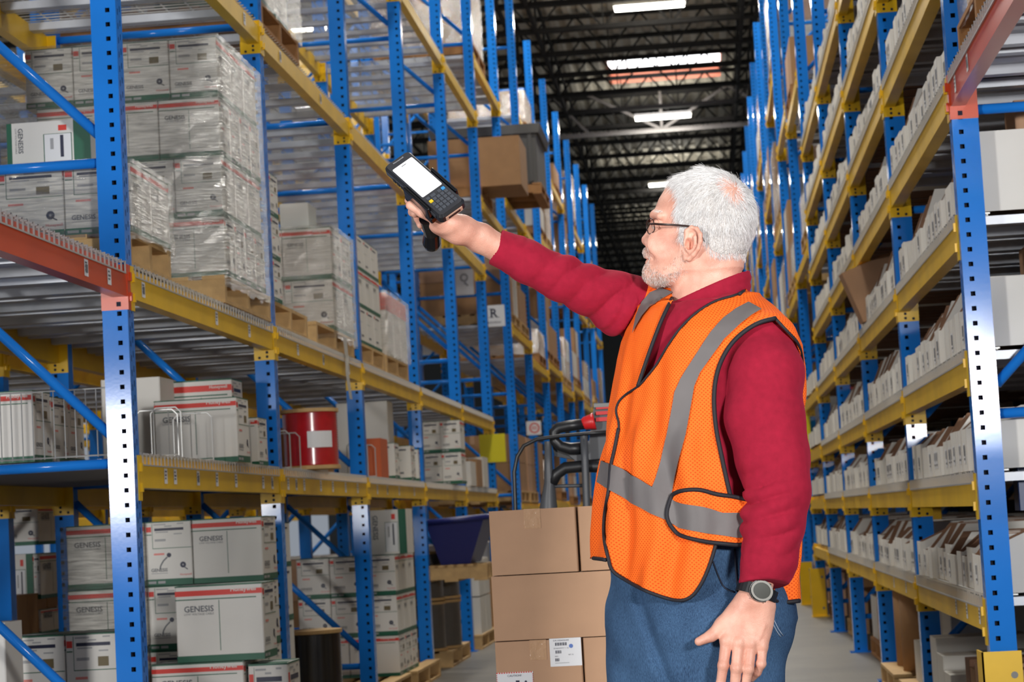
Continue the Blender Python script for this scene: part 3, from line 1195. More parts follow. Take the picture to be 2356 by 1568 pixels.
for k in range(3):
    brown_carton(-2.25, 17.7 + k * 0.5, D1, 0.3, 0.4, 0.2 + 0.03 * k, 'white box behind the fifth post on the lower shelf, %s along' % ORD[k], G1, m=OFFW if k != 1 else KRAFTB)

# wire dividers on the lower shelf
def divider(x0, x1, y, z, h, label):
    mb = MB()
    r = 0.0032
    pts = [(x0, y, z), (x0, y, z + h - 0.02), (x0 + 0.02, y, z + h), (x1 - 0.02, y, z + h), (x1, y, z + h - 0.02), (x1, y, z)]
    mb.tube(pts, r, 6)
    k = x0 + 0.07
    while k < x1 - 0.03:
        mb.tube([(k, y, z), (k, y, z + h)], r * 0.8, 5)
        k += 0.07
    mb.tube([(x0, y, z + 0.004), (x1, y, z + 0.004)], r, 5)
    return tag(add('wire_divider', mb.mesh('wire_divider', [WIRE])), label, 'wire divider', 'wire dividers on the lower left shelf')


for k, (a, c, Y, yt) in enumerate(((312, 410, 7.9, 940), (375, 418, 8.35, 935), (400, 489, 8.62, 948), (560, 572, 9.35, 960), (640, 655, 10.0, 985), (672, 697, 10.25, 988), (700, 732, 10.5, 992), (848, 862, 12.6, 1015), (880, 905, 12.9, 1020))):
    x1 = atX(c, 1000, -1.99).x if k > 2 else at(c, 1000, Y).x
    x0 = at(a, 1000, Y).x
    divider(min(x0, x1 - 0.12), x1, Y, D1, at(c, yt, Y).z - D1, 'zinc wire divider on the lower left shelf, %s from the near post' % ORD[k])
# long mesh fence across the near end of the lower shelf
mb = MB()
ya = 7.47
zt = D1 + 0.235
for k in range(26):
    x = -2.98 + k * 0.0385
    mb.tube([(x, ya, D1 - 0.005), (x, ya, zt)], 0.0022, 5)
for z in (D1, zt):
    mb.tube([(-2.98, ya, z), (-2.01, ya, z)], 0.003, 5)
tag(add('wire_guard', mb.mesh('wire_guard', [WIRE])), 'wire guard across the near end of the lower left shelf', 'wire guard')
# flat boards on the first shelf
mb = MB()
mb.box(-2.98, 7.42, DL[0] - 0.03, -2.03, 9.82, DL[0] - 0.004)
tag(add('shelf_board', mb.mesh('shelf_board', [mat('grey_board', (128, 124, 122), 0.7)])), 'grey board lying on the beams of the lower left shelf', 'shelf board')
for i in range(2, 6):
    mb = MB()
    y = YL + (i - 1) * BAY
    mb.box(-2.98, y + 0.1, DL[0] - 0.03, -2.03, y + BAY - 0.03, DL[0] - 0.004)
    tag(add('shelf_board', mb.mesh('shelf_board', [MATS['grey_board']])), 'grey board on the lower left shelf, bay %s from the near end' % ORD[i - 1], 'shelf board', 'boards on the lower left shelf')

# ---- floor level, left
G0 = 'cartons standing on the floor of the left rack'
Y = 9.02
for r in range(4):
    z = 0.015 + r * 0.271
    lay = ['bottom', 'second', 'third', 'top'][r]
    for nm, a, c, fp in (('beside the second post', 443, 603, 'long'), ('in the middle', 335, 440, 'plug'), ('behind the near post', 152, 331, 'long')):
        x0, x1 = at(a, 1260, Y).x, at(c, 1260, Y).x
        cable_carton(x0, Y + random.uniform(0, .01), z, x1 - x0, 0.3, 0.268, fp, 'label' if fp == 'long' else 'long', 'white cable carton %s, %s layer of the rear floor stack' % (nm, lay), G0)
stretch_wrap(at(152, 1260, Y).x - 0.01, Y - 0.02, 0.02, at(331, 1260, Y).x + 0.005, Y + 0.33, 1.095, 'film round the rear floor stack behind the near post', 12)
Y = 8.56
x0, x1 = at(405, 1430, Y).x, at(606, 1430, Y).x
zb, zt = at(505, 1520, Y).z, at(505, 1344, Y).z
cable_carton(x0, Y, zb, x1 - x0, 0.25, zt - zb, 'long', 'label', 'bright white cable carton standing foremost on the floor stack by the second post', G0)
x0, x1 = at(352, 1550, Y).x, at(563, 1550, Y).x
for r in range(2):
    cable_carton(x0, Y - 0.02, 0.01 + r * (zb - 0.012) / 2, x1 - x0, 0.28, (zb - 0.014) / 2, 'long', 'label', 'white cable carton under the foremost one, %s' % ('lower' if r == 0 else 'upper'), G0)
x2 = at(640, 1550, Y).x
cable_carton(x1 + 0.01, Y + 0.02, 0.01, 0.16, 0.25, zb - 0.03, 'label', 'label', 'white carton edge on beside the cartons under the foremost one', G0)
Y = 8.25
for k, (a, c) in enumerate(((22, 150), (151, 276))):
    x0, x1 = at(a, 1500, Y).x, at(c, 1500, Y).x
    zt = at(90, 1462, Y).z
    for r in range(2):
        cable_carton(x0, Y, 0.01 + r * (zt - 0.01) / 2, x1 - x0 - 0.003, 0.3, (zt - 0.012) / 2 if r == 0 else (zt - 0.01) / 2, 'label', 'long', 'white cable carton low behind the near post, %s, %s layer' % ('left one' if k == 0 else 'right one', LAY[r] if r == 0 else 'upper'), G0)
x1 = at(12, 1500, 7.62).x
cable_carton(x1 - 0.2, 7.62, 0.01, 0.2, 0.2, at(6, 1432, 7.62).z - 0.01, 'none', 'none', 'white carton at the frame\'s left edge beside the near frame', G0, top='white')
# dim cartons deeper in
for k, (a, c, yt, yb) in enumerate(((0, 92, 1165, 1255), (0, 75, 1275, 1400), (76, 92, 1275, 1380), (0, 90, 1405, 1460))):
    Y = 10.4
    x0, x1 = at(a, 1300, Y).x, at(c, 1300, Y).x
    zb, zt = max(0.01, at(40, yb, Y).z), at(40, yt, Y).z
    cable_carton(x0, Y, zb, x1 - x0, 0.4, zt - zb, 'label' if k != 1 else 'turned', 'long', 'dim white carton beyond the rear post at the left, %s down' % ORD[k], G0)
# bay 2 and 3
stack('filmed stack behind second post', -1.99, 9.95, 10.15, 0.12, [(0.25, 'plain', 0.26), (0.25, 'plain', 0.26), (0.25, 'plain', 0.26), (0.2, 'plain', 0.26)], G0, 0.205, X0=-2.4)
pallet(-2.98, 9.93, 0.0, 1.0, 0.9, 'wooden pallet on the floor behind the second post', 'pallets on the floor at left')
p = at(722, 1500, 10.9)
spool(p.x - 0.02, 11.0, 0.005, 0.15, at(722, 1452, 10.9).z, BCAB, 'black cable spool with wooden flanges on the floor before the third post', 'cable spools on the floor')
pallet(-2.98, 12.5, 0.0, 1.06, 1.0, 'wooden pallet on the floor behind the third post', 'pallets on the floor at left')
zt = stack('floor stack behind third post', -1.955, 13.25, 14.1, PH, [(0.25, 'long', 0.31), (0.245, 'label', 0.205), (0.245, 'label', 0.205)], G0, 0.28, X0=-2.6)
x1 = at(934, 1200, 13.4).x
cable_carton(x1 - 0.24, 13.4, zt, 0.24, 0.3, at(890, 1172, 13.4).z - zt, 'turned', 'none', 'white carton lying sideways on top of the floor stack', G0)
pallet(-2.98, 13.6, 0.0, 1.08, 1.15, 'wooden pallet sticking out before the fourth post', 'pallets on the floor at left')
pallet(-2.98, 15.6, 0.0, 1.06, 1.15, 'wooden pallet under the dark cable spools', 'pallets on the floor at left')
k = 0
for (px_, Y) in ((975, 15.7), (1012, 16.0)):
    for r in range(2):
        x = at(px_, 1400, Y).x
        spool(x, Y, PH + 0.004 + r * 0.36, 0.16, 0.35, GCAB, 'dull grey cable spool, %s, %s' % ('lower' if r == 0 else 'upper', 'beside the fourth post' if px_ < 1000 else 'beside the fifth post'), 'cable spools on the floor')
pallet(-2.98, 17.6, 0.0, 1.06, 1.1, 'wooden pallet behind the fifth post', 'pallets on the floor at left')
for k in range(4):
    r, c = divmod(k, 2)
    brown_carton(-2.25, 17.7 + c * 0.42, PH + r * 0.31, 0.32, 0.4, 0.3, 'pale carton on the pallet behind the fifth post, %s, %s' % (('lower', 'upper')[r], ('near', 'far')[c]), G0, m=OFFW)
pallet(-2.98, 18.8, 0.0, 1.06, 1.0, 'wooden pallet before the sixth post, mostly hidden by brown cartons', 'pallets on the floor at left')
for k in range(2):
    brown_carton(-2.3, 18.9 + 0.45 * k, PH, 0.36, 0.43, 0.5, 'brown carton on the pallet before the sixth post, %s' % ('near', 'far')[k], G0, m=KRAFTB)
# navy tipped bin
x0, x1 = at(985, 1230, 15.2).x, at(1118, 1230, 15.2).x
root = empty('storage_bin', (0, 0, 0), 'dark navy open bin slanting between the fourth and fifth posts', 'storage bin')
mb = MB()
za, zb_ = at(1000, 1300, 15.2).z, at(1000, 1205, 15.2).z
for (w0, w1, z0, z1) in ((0.0, 0.05, za, zb_),):
    B = [(x0 + 0.08, 15.2, za), (x1 - 0.12, 15.2, za), (x1 - 0.12, 15.9, za), (x0 + 0.08, 15.9, za)]
    T = [(x0, 15.1, zb_), (x1, 15.1, zb_ + 0.02), (x1, 16.0, zb_ + 0.02), (x0, 16.0, zb_)]
    mb.face(B[::-1])
    for i in range(4):
        j = (i + 1) % 4
        mb.face([B[i], B[j], T[j], T[i]])
NAVYP = mat('navy_plastic', (34, 40, 104), 0.4)
add('body', mb.mesh('body', [NAVYP]), root)
mb = MB()
mb.tube([(T[i][0], T[i][1], T[i][2] + 0.01) for i in range(4)], 0.022, 8, closed=True)
add('rim', mb.mesh('rim', [NAVYP], True), root)
pallet(x0 - 0.1, 15.15, za - PH - 0.002, x1 - x0 + 0.1, 0.45, 'pallet under the navy bin', None)

# ---- loads beyond the sixth post, and the dark bulk container
def load(X, Y, z, w, d, nlev, hh, style, label, group, side=-1, wrap=False):
    """a pallet with cartons two abreast along the aisle"""
    pallet(X if side > 0 else X - w, Y, z, w, d, 'pallet under the ' + label, group + ', pallets', WOOD if random.random() < .6 else WOODD)
    zz = z + PH + 0.002
    for r in range(nlev):
        for k in range(2):
            m = {'b': KRAFTB, 'w': OFFW, 'm': random.choice([KRAFTB, OFFW, KRAFT])}[style]
            dd = d / 2 - 0.012
            brown_carton((X + 0.02 if side > 0 else X - w + 0.02), Y + 0.005 + k * d / 2, zz, w - 0.04, dd, hh - 0.004,
                         'carton of the %s, %s layer, %s' % (label, LAY[r] if r else 'bottom', ('near', 'far')[k]), group, m=m)
        zz += hh
    if wrap:
        stretch_wrap((X + 0.012 if side > 0 else X - w + 0.012), Y - 0.004, z + PH, (X + w - 0.012 if side > 0 else X - 0.012), Y + d + 0.0, zz + 0.004, 'clear film round the ' + label, int(Y * 10), group + ', films')


GB = 'loads beyond the sixth post at left'
d6 = 3.90 + CONH + 0.01
pallet(-2.98, 20.15, d6, 1.0, 1.1, 'pallet under the wide brown carton beyond the sixth post', GB + ', pallets', WOODD)
x0, x1 = at(985, 360, 20.3).x, at(1196, 360, 20.3).x
brown_carton(x0, 20.3, d6 + PH + 0.002, x1 - x0, 0.8, at(1090, 318, 20.3).z - d6 - PH, 'wide brown carton high beyond the sixth post', GB, m=KRAFTB)
load(-1.98, 20.1, 5.25 + CONH + 0.01, 0.98, 1.1, 2, 0.5, 'b', 'tall wrapped brown load left of the lamp', GB, wrap=True)
d7 = 4.29 + CONH + 0.01
Y = 22.75
x0, x1 = at(990, 330, Y).x, at(1240, 330, Y).x
pallet(x0, Y, d7, x1 - x0, 1.2, 'pallet under the dark bulk container', GB + ', pallets', WOODD)
root = empty('bulk_container', ((x0 + x1) / 2, Y, d7 + PH), 'big dark grey plastic bulk container high on the left rack', 'bulk container')
w = (x1 - x0) / 2
hh = at(1200, 285, Y).z - d7 - PH
mb = MB()
mb.box(-w + .03, 0.03, 0, w - .03, 1.25, hh - 0.1)
for k in range(6):
    xx = -w + 0.1 + k * (2 * w - 0.2) / 5
    mb.box(xx - 0.02, 0.012, 0.02, xx + 0.02, 0.03, hh - 0.1)
add('body', mb.mesh('body', [mat('container_grey', (74, 72, 70), 0.5)]), root)
mb = MB()
mb.prism([(-w, hh - 0.1), (w, hh - 0.1), (w + .02, hh), (-w - .02, hh)], 'y', 0.0, 1.3)
add('rim', mb.mesh('rim', [MATS['container_grey']]), root)
d = 2.93 + CONH + 0.01
load(-1.98, 22.7, d, 0.98, 1.05, 2, 0.36, 'm', 'mixed load below the bulk container', GB)
load(-1.98, 23.9, d, 0.98, 1.0, 1, 0.4, 'b', 'brown load below the bulk container', GB)
load(-1.98, 22.7, 1.05 + CONH + 0.01, 0.98, 1.05, 2, 0.3, 'b', 'brown load left of the pallet jack handle', GB)
load(-1.98, 23.9, 1.05 + CONH + 0.01, 0.98, 1.05, 2, 0.3, 'm', 'mixed load left of the pallet jack handle', GB)
load(-1.98, 22.7, 0.0, 0.98, 1.05, 2, 0.36, 'b', 'floor load beyond the sixth post', GB)
load(-1.98, 20.2, 0.0, 0.98, 1.05, 2, 0.36, 'm', 'floor load in the sixth bay', GB)
for i in range(8, 15):
    y = YL + (i - 1) * BAY + 0.12
    for li, z in enumerate(lev_left(i)):
        if li == 0 or random.random() < 0.75:
            for k in range(2):
                if random.random() < 0.8:
                    load(-1.98, y + k * 1.2, z + CONH + 0.01, 0.98, 1.1, random.choice([1, 2]), random.choice([0.3, 0.4]), random.choice('bwm'),
                         '%s load, shelf %s, far left bay %s' % (('near', 'far')[k], ORD[li], ORD[i - 8]), 'loads on the far left bays', wrap=random.random() < .4)
# hanging signs
def sign(x, y, z, w, h, label, build, cat='sign'):
    root = empty('hanging_sign', (x, y, z), label, cat)
    mb = MB()
    mb.box(0, 0, 0, w, 0.004, h)
    f = Face(mb, (0, 0, 0), (1, 0, 0), (0, 0, 1), w, h)
    build(f)
    add('board', mb.mesh('board', [PAPER, NAVY, GREYL, RED, YELLOW]), root)
    return root


def sR(f):
    f.text('R', 0.26, 0.42, 0.64, 1, 2, 0.42, True)
    for a_, b_, z in ((0.18, 0.42, 0.42), (0.18, 0.34, 0.815), (0.56, 0.72, 0.42)):
        f.rect(a_, z, b_, z + 0.028, 1, 2)
    f.text('REVIEW', 0.12, 0.14, 0.8, 1, 2, 0.1)


a, c = at(1119, 752, 21.2), at(1160, 700, 21.2)
sign(a.x, 21.2, a.z, c.x - a.x, c.z - a.z, 'white sign with a black letter R hanging in the left rack', sR)
a, c = at(1048, 680, 22.4), at(1088, 618, 22.4)
sign(a.x, 22.4, a.z, c.x - a.x, c.z - a.z, 'grey sign with a curled mark half hidden behind blue posts', lambda f: (f.disc(0.5, 0.68, 0.045, 2), f.disc(0.5, 0.68, 0.025, 0, 2), f.line([(0.5, 0.5), (0.7, 0.35)], 0.02, 2)))
mb = MB()
a, c = at(1128, 1063, 19.86), at(1160, 996, 19.86)
a2 = at(1104, 1063, 19.86)
mb.box(a2.x, 0, 0, c.x, 0.004, c.z - a.z)
tag(add('paper_notice', mb.mesh('paper_notice', [mat('yellow_paper', (226, 214, 20), 0.5)]), None, (0, 19.905, a.z)), 'blank yellow notice wrapped behind the sixth left post', 'notice')
a, c = at(1212, 1001, 24.6), at(1244, 967, 24.6)
sign(a.x, 24.6, a.z, c.x - a.x, c.z - a.z, 'small white square notice with a red round stamp', lambda f: (f.disc(0.55, 0.5, 0.06, 3), f.disc(0.55, 0.5, 0.045, 0, 2), f.rect(0.35, 0.55, 0.75, 0.6, 3, 3), f.rect(0.35, 0.42, 0.75, 0.47, 3, 3)))
# torn film hanging from the stack before the third post
mb = MB()
pts = [at(787, 770, 11.6), at(793, 815, 11.55), at(797, 850, 11.5), at(789, 880, 11.5), at(783, 912, 11.5)]
pts = [Vector((-1.955, 11.75 + 0.0 * i, p.z)) + Vector((0.004 * i, 0.02 * math.sin(i * 2), 0)) for i, p in enumerate(pts)]
for i in range(len(pts) - 1):
    w0, w1 = 0.03 - 0.004 * i, 0.026 - 0.004 * i
    mb.face([pts[i] - Vector((0, w0, 0)), pts[i] + Vector((0.01, w0, 0)), pts[i + 1] + Vector((0.01, w1, 0)), pts[i + 1] - Vector((0, w1, 0))])
tag(add('film_tail', mb.mesh('film_tail', [mat('torn_film', (190, 188, 182), 0.2)])), 'torn tail of film hanging over the yellow beam before the third post', 'plastic film')
# cartons in the racks behind
for i in range(0, 6):
    for z in (0.02, 1.157 + CONH + 0.01):
        if i in (2,) and z > 1:
            continue
        load(XL - RD - 0.25, YL + i * BAY + 0.15, z, 0.95, 1.1, 2 if z < 1 else 1, 0.33, random.choice('wmb'), '%s load in the back rack, bay %s' % ('floor' if z < 1 else 'shelf', ORD[i]), 'loads in the back to back rack', side=-1)
# ---------------------------------------------------------------- open bins on the right rack
BINW = mat('bin_white', (226, 223, 216), 0.6, 0, 0.03, 6)
BINK = mat('bin_inside', (142, 104, 78), 0.75, 0, 0.06, 8)


def bin_mesh(w, dp, hf, hb, sl):
    """open fronted cardboard bin; front lip at x=0, runs into the rack (+x), w along y"""
    def make():
        mb = MB()
        t = 0.004
        prof = [(0, 0), (dp, 0), (dp, hb), (sl, hb), (0.012, hf), (0, hf)]
        for y0, y1, flip in ((0, t, 0), (w - t, w, 1)):
            out_, in_ = (y0, y1) if not flip else (y1, y0)
            a = [(x, out_, z) for x, z in prof]
            b_ = [(x, in_, z) for x, z in prof]
            mb.face(a if not flip else a[::-1], 0)
            mb.face(b_[::-1] if not flip else b_, 1)
            for i in range(2, len(prof)):
                j = (i + 1) % len(prof)
                mb.face([a[i], a[j], b_[j], b_[i]], 1)
        mb.box(0, t, 0, t, w - t, hf, 0)
        mb.box(t, t, 0.002, t + 0.001, w - t, hf - 0.002, 1)
        mb.box(dp - t, t, 0, dp, w - t, hb, 1)
        mb.face([(t, t, 0.003), (dp, t, 0.003), (dp, w - t, 0.003), (t, w - t, 0.003)], 1)
        return mb.mesh('parts_bin', [BINW, BINK])
    return cached(('bin', w, dp, hf, hb, sl), make)


def bin_label_mesh(v):
    def make():
        mb = MB()
        f = Face(mb, (-0.0012, 0.05, 0), (0, -1, 0), (0, 0, 1), 0.05, 0.07)
        f.rect(0, 0, 1, 1, 0, 0)
        if v == 0:
            for k in range(6):
                f.rect(0.15 + k * 0.12, 0.45, 0.15 + k * 0.12 + 0.07, 0.9, 1)
        else:
            f.rect(0.2, 0.35, 0.8, 0.9, 1)
        f.rect(0.15, 0.15, 0.8, 0.25, 1)
        return mb.mesh('barcode_label', [PAPER, GREYT])
    return cached(('binl', v), make)


SHELF = ['lowest', 'second', 'third', 'fourth', 'fifth', 'sixth', 'seventh', 'eighth']
BAYN = {1: 'nearest bay', 2: 'second bay', 3: 'third bay', 4: 'fourth bay'}
rb = random.Random(21)
far = MB()
WID = [0.105, 0.125, 0.155, 0.155, 0.205, 0.205, 0.28]
n_bins = 0
for bay in range(1, 6):
    y_a = YR + (bay - 1) * BAY + PD + 0.02
    y_b = YR + bay * BAY - 0.03
    for li in range(8):
        if bay == 1 and li > 5 or bay == 2 and li > 6 or (bay == 5 and li > 3):
            continue
        if bay == 1 and li == 5:
            y = y_a + 0.75
        else:
            y = y_a
        z = DR[li] + 0.012
        clear = (ZR[li + 1] - DR[li] - 0.03) if li < 7 else 0.4
        k = 0
        first = True
        while y < y_b - 0.11:
            w = rb.choice(WID)
            if first and bay == 1 and li in (2, 3, 4):
                w = 0.28
            first = False
            if y + w > y_b:
                w = 0.105
            hf = rb.choice([0.115, 0.13, 0.13, 0.15])
            hb = min(clear - 0.01, rb.choice([0.2, 0.24, 0.27, 0.28]))
            dp = rb.choice([0.6, 0.75, 0.9])
            sl = 0.07 if w > 0.2 else rb.choice([0.10, 0.2, 0.3])
            xo = XR + 0.012 + rb.uniform(-0.012, 0.02)
            if bay <= 3:
                o = add('parts_bin', bin_mesh(w - 0.006, dp, hf, hb, sl), None, (xo, y, z))
                tag(o, 'open white parts bin on the %s shelf, %s, %s from its near post' % (SHELF[li], BAYN[bay], ORD[k]), 'parts bin', 'open white bins on the right rack')
                n_bins += 1
                if rb.random() < 0.8:
                    add('barcode_label', bin_label_mesh(rb.randint(0, 1)), o, (0, w / 2 - 0.03, 0.03))
                if w > 0.25:
                    add('barcode_label', bin_label_mesh(rb.randint(0, 1)), o, (0, w / 2 + 0.04, 0.03))
            else:
                n = len(far.v)
                me = bin_mesh(w - 0.006, dp, hf, hb, sl)
                far.v += [(v.co.x + xo, v.co.y + y, v.co.z + z) for v in me.vertices]
                for p in me.polygons:
                    far.f.append(tuple(n + q for q in p.vertices))
                    far.m.append(p.material_index)
            y += w + rb.choice([0.0, 0.002, 0.004]) + (0.12 if rb.random() < 0.05 else 0)
            k += 1
tag(add('parts_bins', far.mesh('parts_bins', [BINW, BINK])), 'rows of open white bins far along the right rack', 'parts bin', kind='stuff')
# added dark sheet that paints the shade behind the near shelves
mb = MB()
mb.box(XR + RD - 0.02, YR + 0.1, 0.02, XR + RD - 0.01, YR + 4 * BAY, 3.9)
tag(add('shade_sheet', mb.mesh('shade_sheet', [mat('shade_dark', (40, 40, 42), 0.8)])), 'added dark sheet standing in for the shade behind the right rack shelves', 'shade sheet')

# a few loose things among the bins
GR = 'loose cartons on the right rack'
brown_carton(XR - 0.05, YR + 0.22, DR[5] + 0.012, 0.5, 0.20, 0.30, 'brown carton leaning out of the right rack beside the orange beam', GR, rz=-0.12)
brown_carton(XR + 0.03, YR + 0.48, DR[5] + 0.012, 0.5, 0.30, 0.26, 'brown carton behind the one leaning out by the orange beam', GR)
brown_carton(XR + 0.28, YR + 0.30, DR[2] + 0.29, 0.3, 0.3, 0.1, 'brown carton standing on the bins behind the near right post, third shelf', GR)
brown_carton(XR + 0.25, YR + 0.25, DR[3] + 0.30, 0.3, 0.25, 0.12, 'brown carton standing on the bins behind the near right post, fourth shelf', GR)
root = tag(add('carton', brown_mesh(0.5, 0.16, 0.3, True, KRAFT), None, (XR + 0.0, YR + 2 * BAY - 0.35, DR[3] + 0.03), rot=(0, -0.35, 0.05)), 'slanted brown carton sticking out beside the third right post', 'carton', GR)
YB = mat('yellow_box', (222, 170, 20), 0.5)
tag(add('carton', brown_mesh(0.12, 0.2, 0.16, False, YB), None, (XR + 0.15, YR + 1.35 + BAY, DR[0] + 0.22)), 'small yellow box lying on the bins of the lowest right shelf', 'carton', GR)
tag(add('carton', brown_mesh(0.2, 0.12, 0.2, False, mat('blue_box', (22, 60, 120), 0.35)), None, (XR + 0.16, YR + 0.20, DR[0] + 0.29)), 'dark blue box behind the near right post, above the bins', 'carton', GR)
tag(add('carton', brown_mesh(0.12, 0.2, 0.2, False, mat('red_box', (170, 34, 36), 0.5)), None, (XR + 0.1, YR + 3.4 * BAY, DR[2] + 0.15)), 'red box standing among the bins of the third right shelf', 'carton', GR)

# wrapped load on the orange beam of the right rack
d = DR[4] + 0.012
pallet(XR + 0.02, 6.35, d, 1.0, 0.98, 'brown pallet on the orange right beam', None, WOODD)
for r in range(2):
    brown_carton(XR + 0.05, 6.4, d + PH + r * 0.3, 0.8, 0.42, 0.298, 'wrapped brown carton over the orange right beam, %s, far one' % ('lower', 'upper')[r] if False else 'wrapped brown carton over the orange right beam, %s, near the camera' % ('lower', 'upper')[r], GR)
    brown_carton(XR + 0.05, 6.84, d + PH + r * 0.3, 0.8, 0.42, 0.298, 'wrapped brown carton over the orange right beam, %s, beside the post' % ('lower', 'upper')[r], GR)
stretch_wrap(XR + 0.03, 6.37, d + PH - 0.03, XR + 0.9, 7.30, d + PH + 0.61, 'glossy film round the brown load over the orange right beam', 31)

# floor level, right
GF = 'things on the floor of the right rack'
pallet(XR + 0.04, 7.75, 0.0, 1.0, 1.0, 'wooden pallet behind the near right post', GF + ', pallets')
for k in range(6):
    m = KRAFTD if k % 3 == 2 else KRAFT if k % 2 else KRAFTB
    h = 0.24 + 0.03 * (k % 2)
    brown_carton(XR + 0.05, 7.8 + k * 0.16, PH, 0.6, 0.15, h, 'narrow brown carton on the pallet behind the near right post, %s along' % ORD[k], GF, m=m)
pallet(XR + 0.0, 9.1, 0.0, 1.0, 0.85, 'wooden pallet before the second right post', GF + ', pallets')
for k in range(3):
    o = brown_carton(XR + 0.03, 9.15 + k * 0.26, PH, 0.4, 0.25, 0.17 + 0.06 * k, 'white carton before the second right post, %s along' % ORD[k], GF, m=OFFW, tape=False)
pallet(XR - 0.02, 10.2, 0.0, 1.05, 1.0, 'wooden pallet behind the second right post', GF + ', pallets')
for k in range(4):
    r, c = divmod(k, 2)
    brown_carton(XR + 0.06 + 0.1 * r, 10.25 + c * 0.45, PH + r * 0.2, 0.5, 0.4, 0.2, 'white carton on the pallet behind the second right post, %s, %s' % (('lower', 'upper')[r], ('near', 'far')[c]), GF, m=OFFW, tape=False)
pallet(XR - 0.02, 11.5, 0.0, 1.05, 0.9, 'wooden pallet before the third right post', GF + ', pallets')
mb = MB()
mb.tube([(0, 0, 0), (0, 0, 0.46)], 0.15, 24)
for k in range(2):
    tag(add('carton_drum', mb.mesh('carton_drum', [KRAFTB], True) if k == 0 else bpy.data.objects['carton_drum'].data, None, (XR + 0.2, 11.72 + k * 0.4, PH)), 'tall brown fibre drum before the third right post, %s' % ('near one', 'far one')[k], 'drum', GF)
for i in range(3, 8):
    y = YR + (i - 1) * BAY + 0.15
    for k in range(2):
        load(XR + 0.10, y + k * 1.2, 0.0, 0.9, 1.0, 1, 0.22 + 0.06 * ((i + k) % 3), random.choice('bmm'), 'floor load %s in the right rack, bay %s' % (('near', 'far')[k], ORD[i - 1]), GF, side=1)
for i in range(5, 15):
    y = YR + (i - 1) * BAY + 0.12
    for li, z in enumerate(lev_right(i)):
        if i == 5 and li < 4:
            continue
        for k in range(2):
            if random.random() < 0.85:
                load(XR + 0.0, y + k * 1.2, z + CONH + 0.01, 0.98, 1.1, random.choice([1, 2]), random.choice([0.33, 0.42]), random.choice('bbmw'),
                     '%s load, shelf %s, far right bay %s' % (('near', 'far')[k], ORD[li], ORD[i - 5]), 'loads on the far right bays', side=1, wrap=random.random() < .3)
# the tall brown cartons seen high up right of the man's head
Y = YR + 3 * BAY + 0.3
x0, x1 = at(1832, 360, 15.3).x, at(1878, 360, 15.3).x
# yellow post guards
def guard(x, y, h, label, s=1):
    mb = MB()
    a = 0.006
    mb.box(-0.034, -0.04, 0, -0.034 + a, 0.10, h)
    mb.box(-0.034, -0.04, 0, 0.098, -0.04 + a, h)
    mb.box(-0.04, -0.06, 0, 0.12, 0.12, 0.01)
    root = empty('post_guard', (x, y, 0), label, 'post guard', 'yellow guards at the right posts')
    add('guard_plate', cached(('guard', h), lambda: mb.mesh('guard_plate', [YELLOW])), root)
    m2 = MB()
    for z in (0.08, h - 0.08):
        m2.disc((0.07, -0.0408, z), (0, -1, 0), 0.012, 0, 10)
    add('bolt', cached(('gbolt', h), lambda: m2.mesh('bolt', [GALVD])), root)


guard(XR, YR, at(2290, 1530, YR - 0.05).z + 0.045, 'yellow steel guard at the foot of the near right post')
for k, i in enumerate((5, 6)):
    guard(XR - 0.02, YR + i * BAY, 0.44, 'yellow steel guard at the foot of the far right post, %s one' % ('nearer', 'farther')[k])
mb = MB()
a, c = at(1843, 1040, 20.0), at(1863, 955, 20.0)
mb.box(a.x, 0, 0, c.x, 0.004, c.z - a.z)
tag(add('paper_notice', mb.mesh('paper_notice', [MATS['yellow_paper']]), None, (0, 20.0, a.z)), 'blank yellow notice on the right rack beside the man\'s sleeve', 'notice')

# ---------------------------------------------------------------- carton stack and pallet jack behind the man
GC = 'brown cartons stacked behind the man'
YS = 6.3
SH = [(1128, 1327, 1165, 1317, 'top carton at the left'), (1332, 1520, 1160, 1312, 'top carton half hidden by the vest'),
      (1133, 1440, 1318, 1469, 'wide middle carton'), (1142, 1341, 1470, 1622, 'lower carton with two paper labels'), (1344, 1540, 1464, 1620, 'lower carton half hidden by the jeans')]
made = []
for k, (a, c, t, b_, nm) in enumerate(SH):
    yy = (t + b_) / 2
    x0, x1 = at(a, yy, YS).x, at(c, yy, YS).x
    zt = at((a + c) / 2, t, YS).z
    made.append([x0, x1, zt, nm])
z_top = (made[0][2] + made[1][2]) / 2
lay_h = (z_top - (at(1240, 1622, YS).z)) / 3
zlev = [z_top - lay_h, z_top - lay_h, z_top - 2 * lay_h, z_top - 3 * lay_h, z_top - 3 * lay_h]
cart = []
for (x0, x1, zt, nm), zb, dyy in zip(made, zlev, (0.0, 0.012, 0.004, 0.0, 0.01)):
    o = brown_carton(x0, YS + dyy, zb, x1 - x0, 0.40, lay_h - 0.003, 'brown cardboard carton, ' + nm + ' of the stack behind the man' if 'carton' not in nm else 'plain brown cardboard, %s of the stack behind the man' % nm, GC, tape='wide' not in nm)
    cart.append((o, x0, x1, zb))
lev = 0
zb = zlev[3]
while zb - lay_h > 0.13:
    zb -= lay_h
    for k in range(2):
        brown_carton(made[3][0] + k * 0.27, YS + 0.005, zb, 0.265, 0.4, lay_h - 0.003, 'brown carton low in the stack behind the man, %s, layer %s from below the labels' % (('left', 'right')[k], ORD[lev]), GC)
    lev += 1
pallet(made[3][0] - 0.03, YS - 0.02, max(0.0, zb - PH - 0.002), 0.75, 0.55, 'small pallet under the brown carton stack', None)
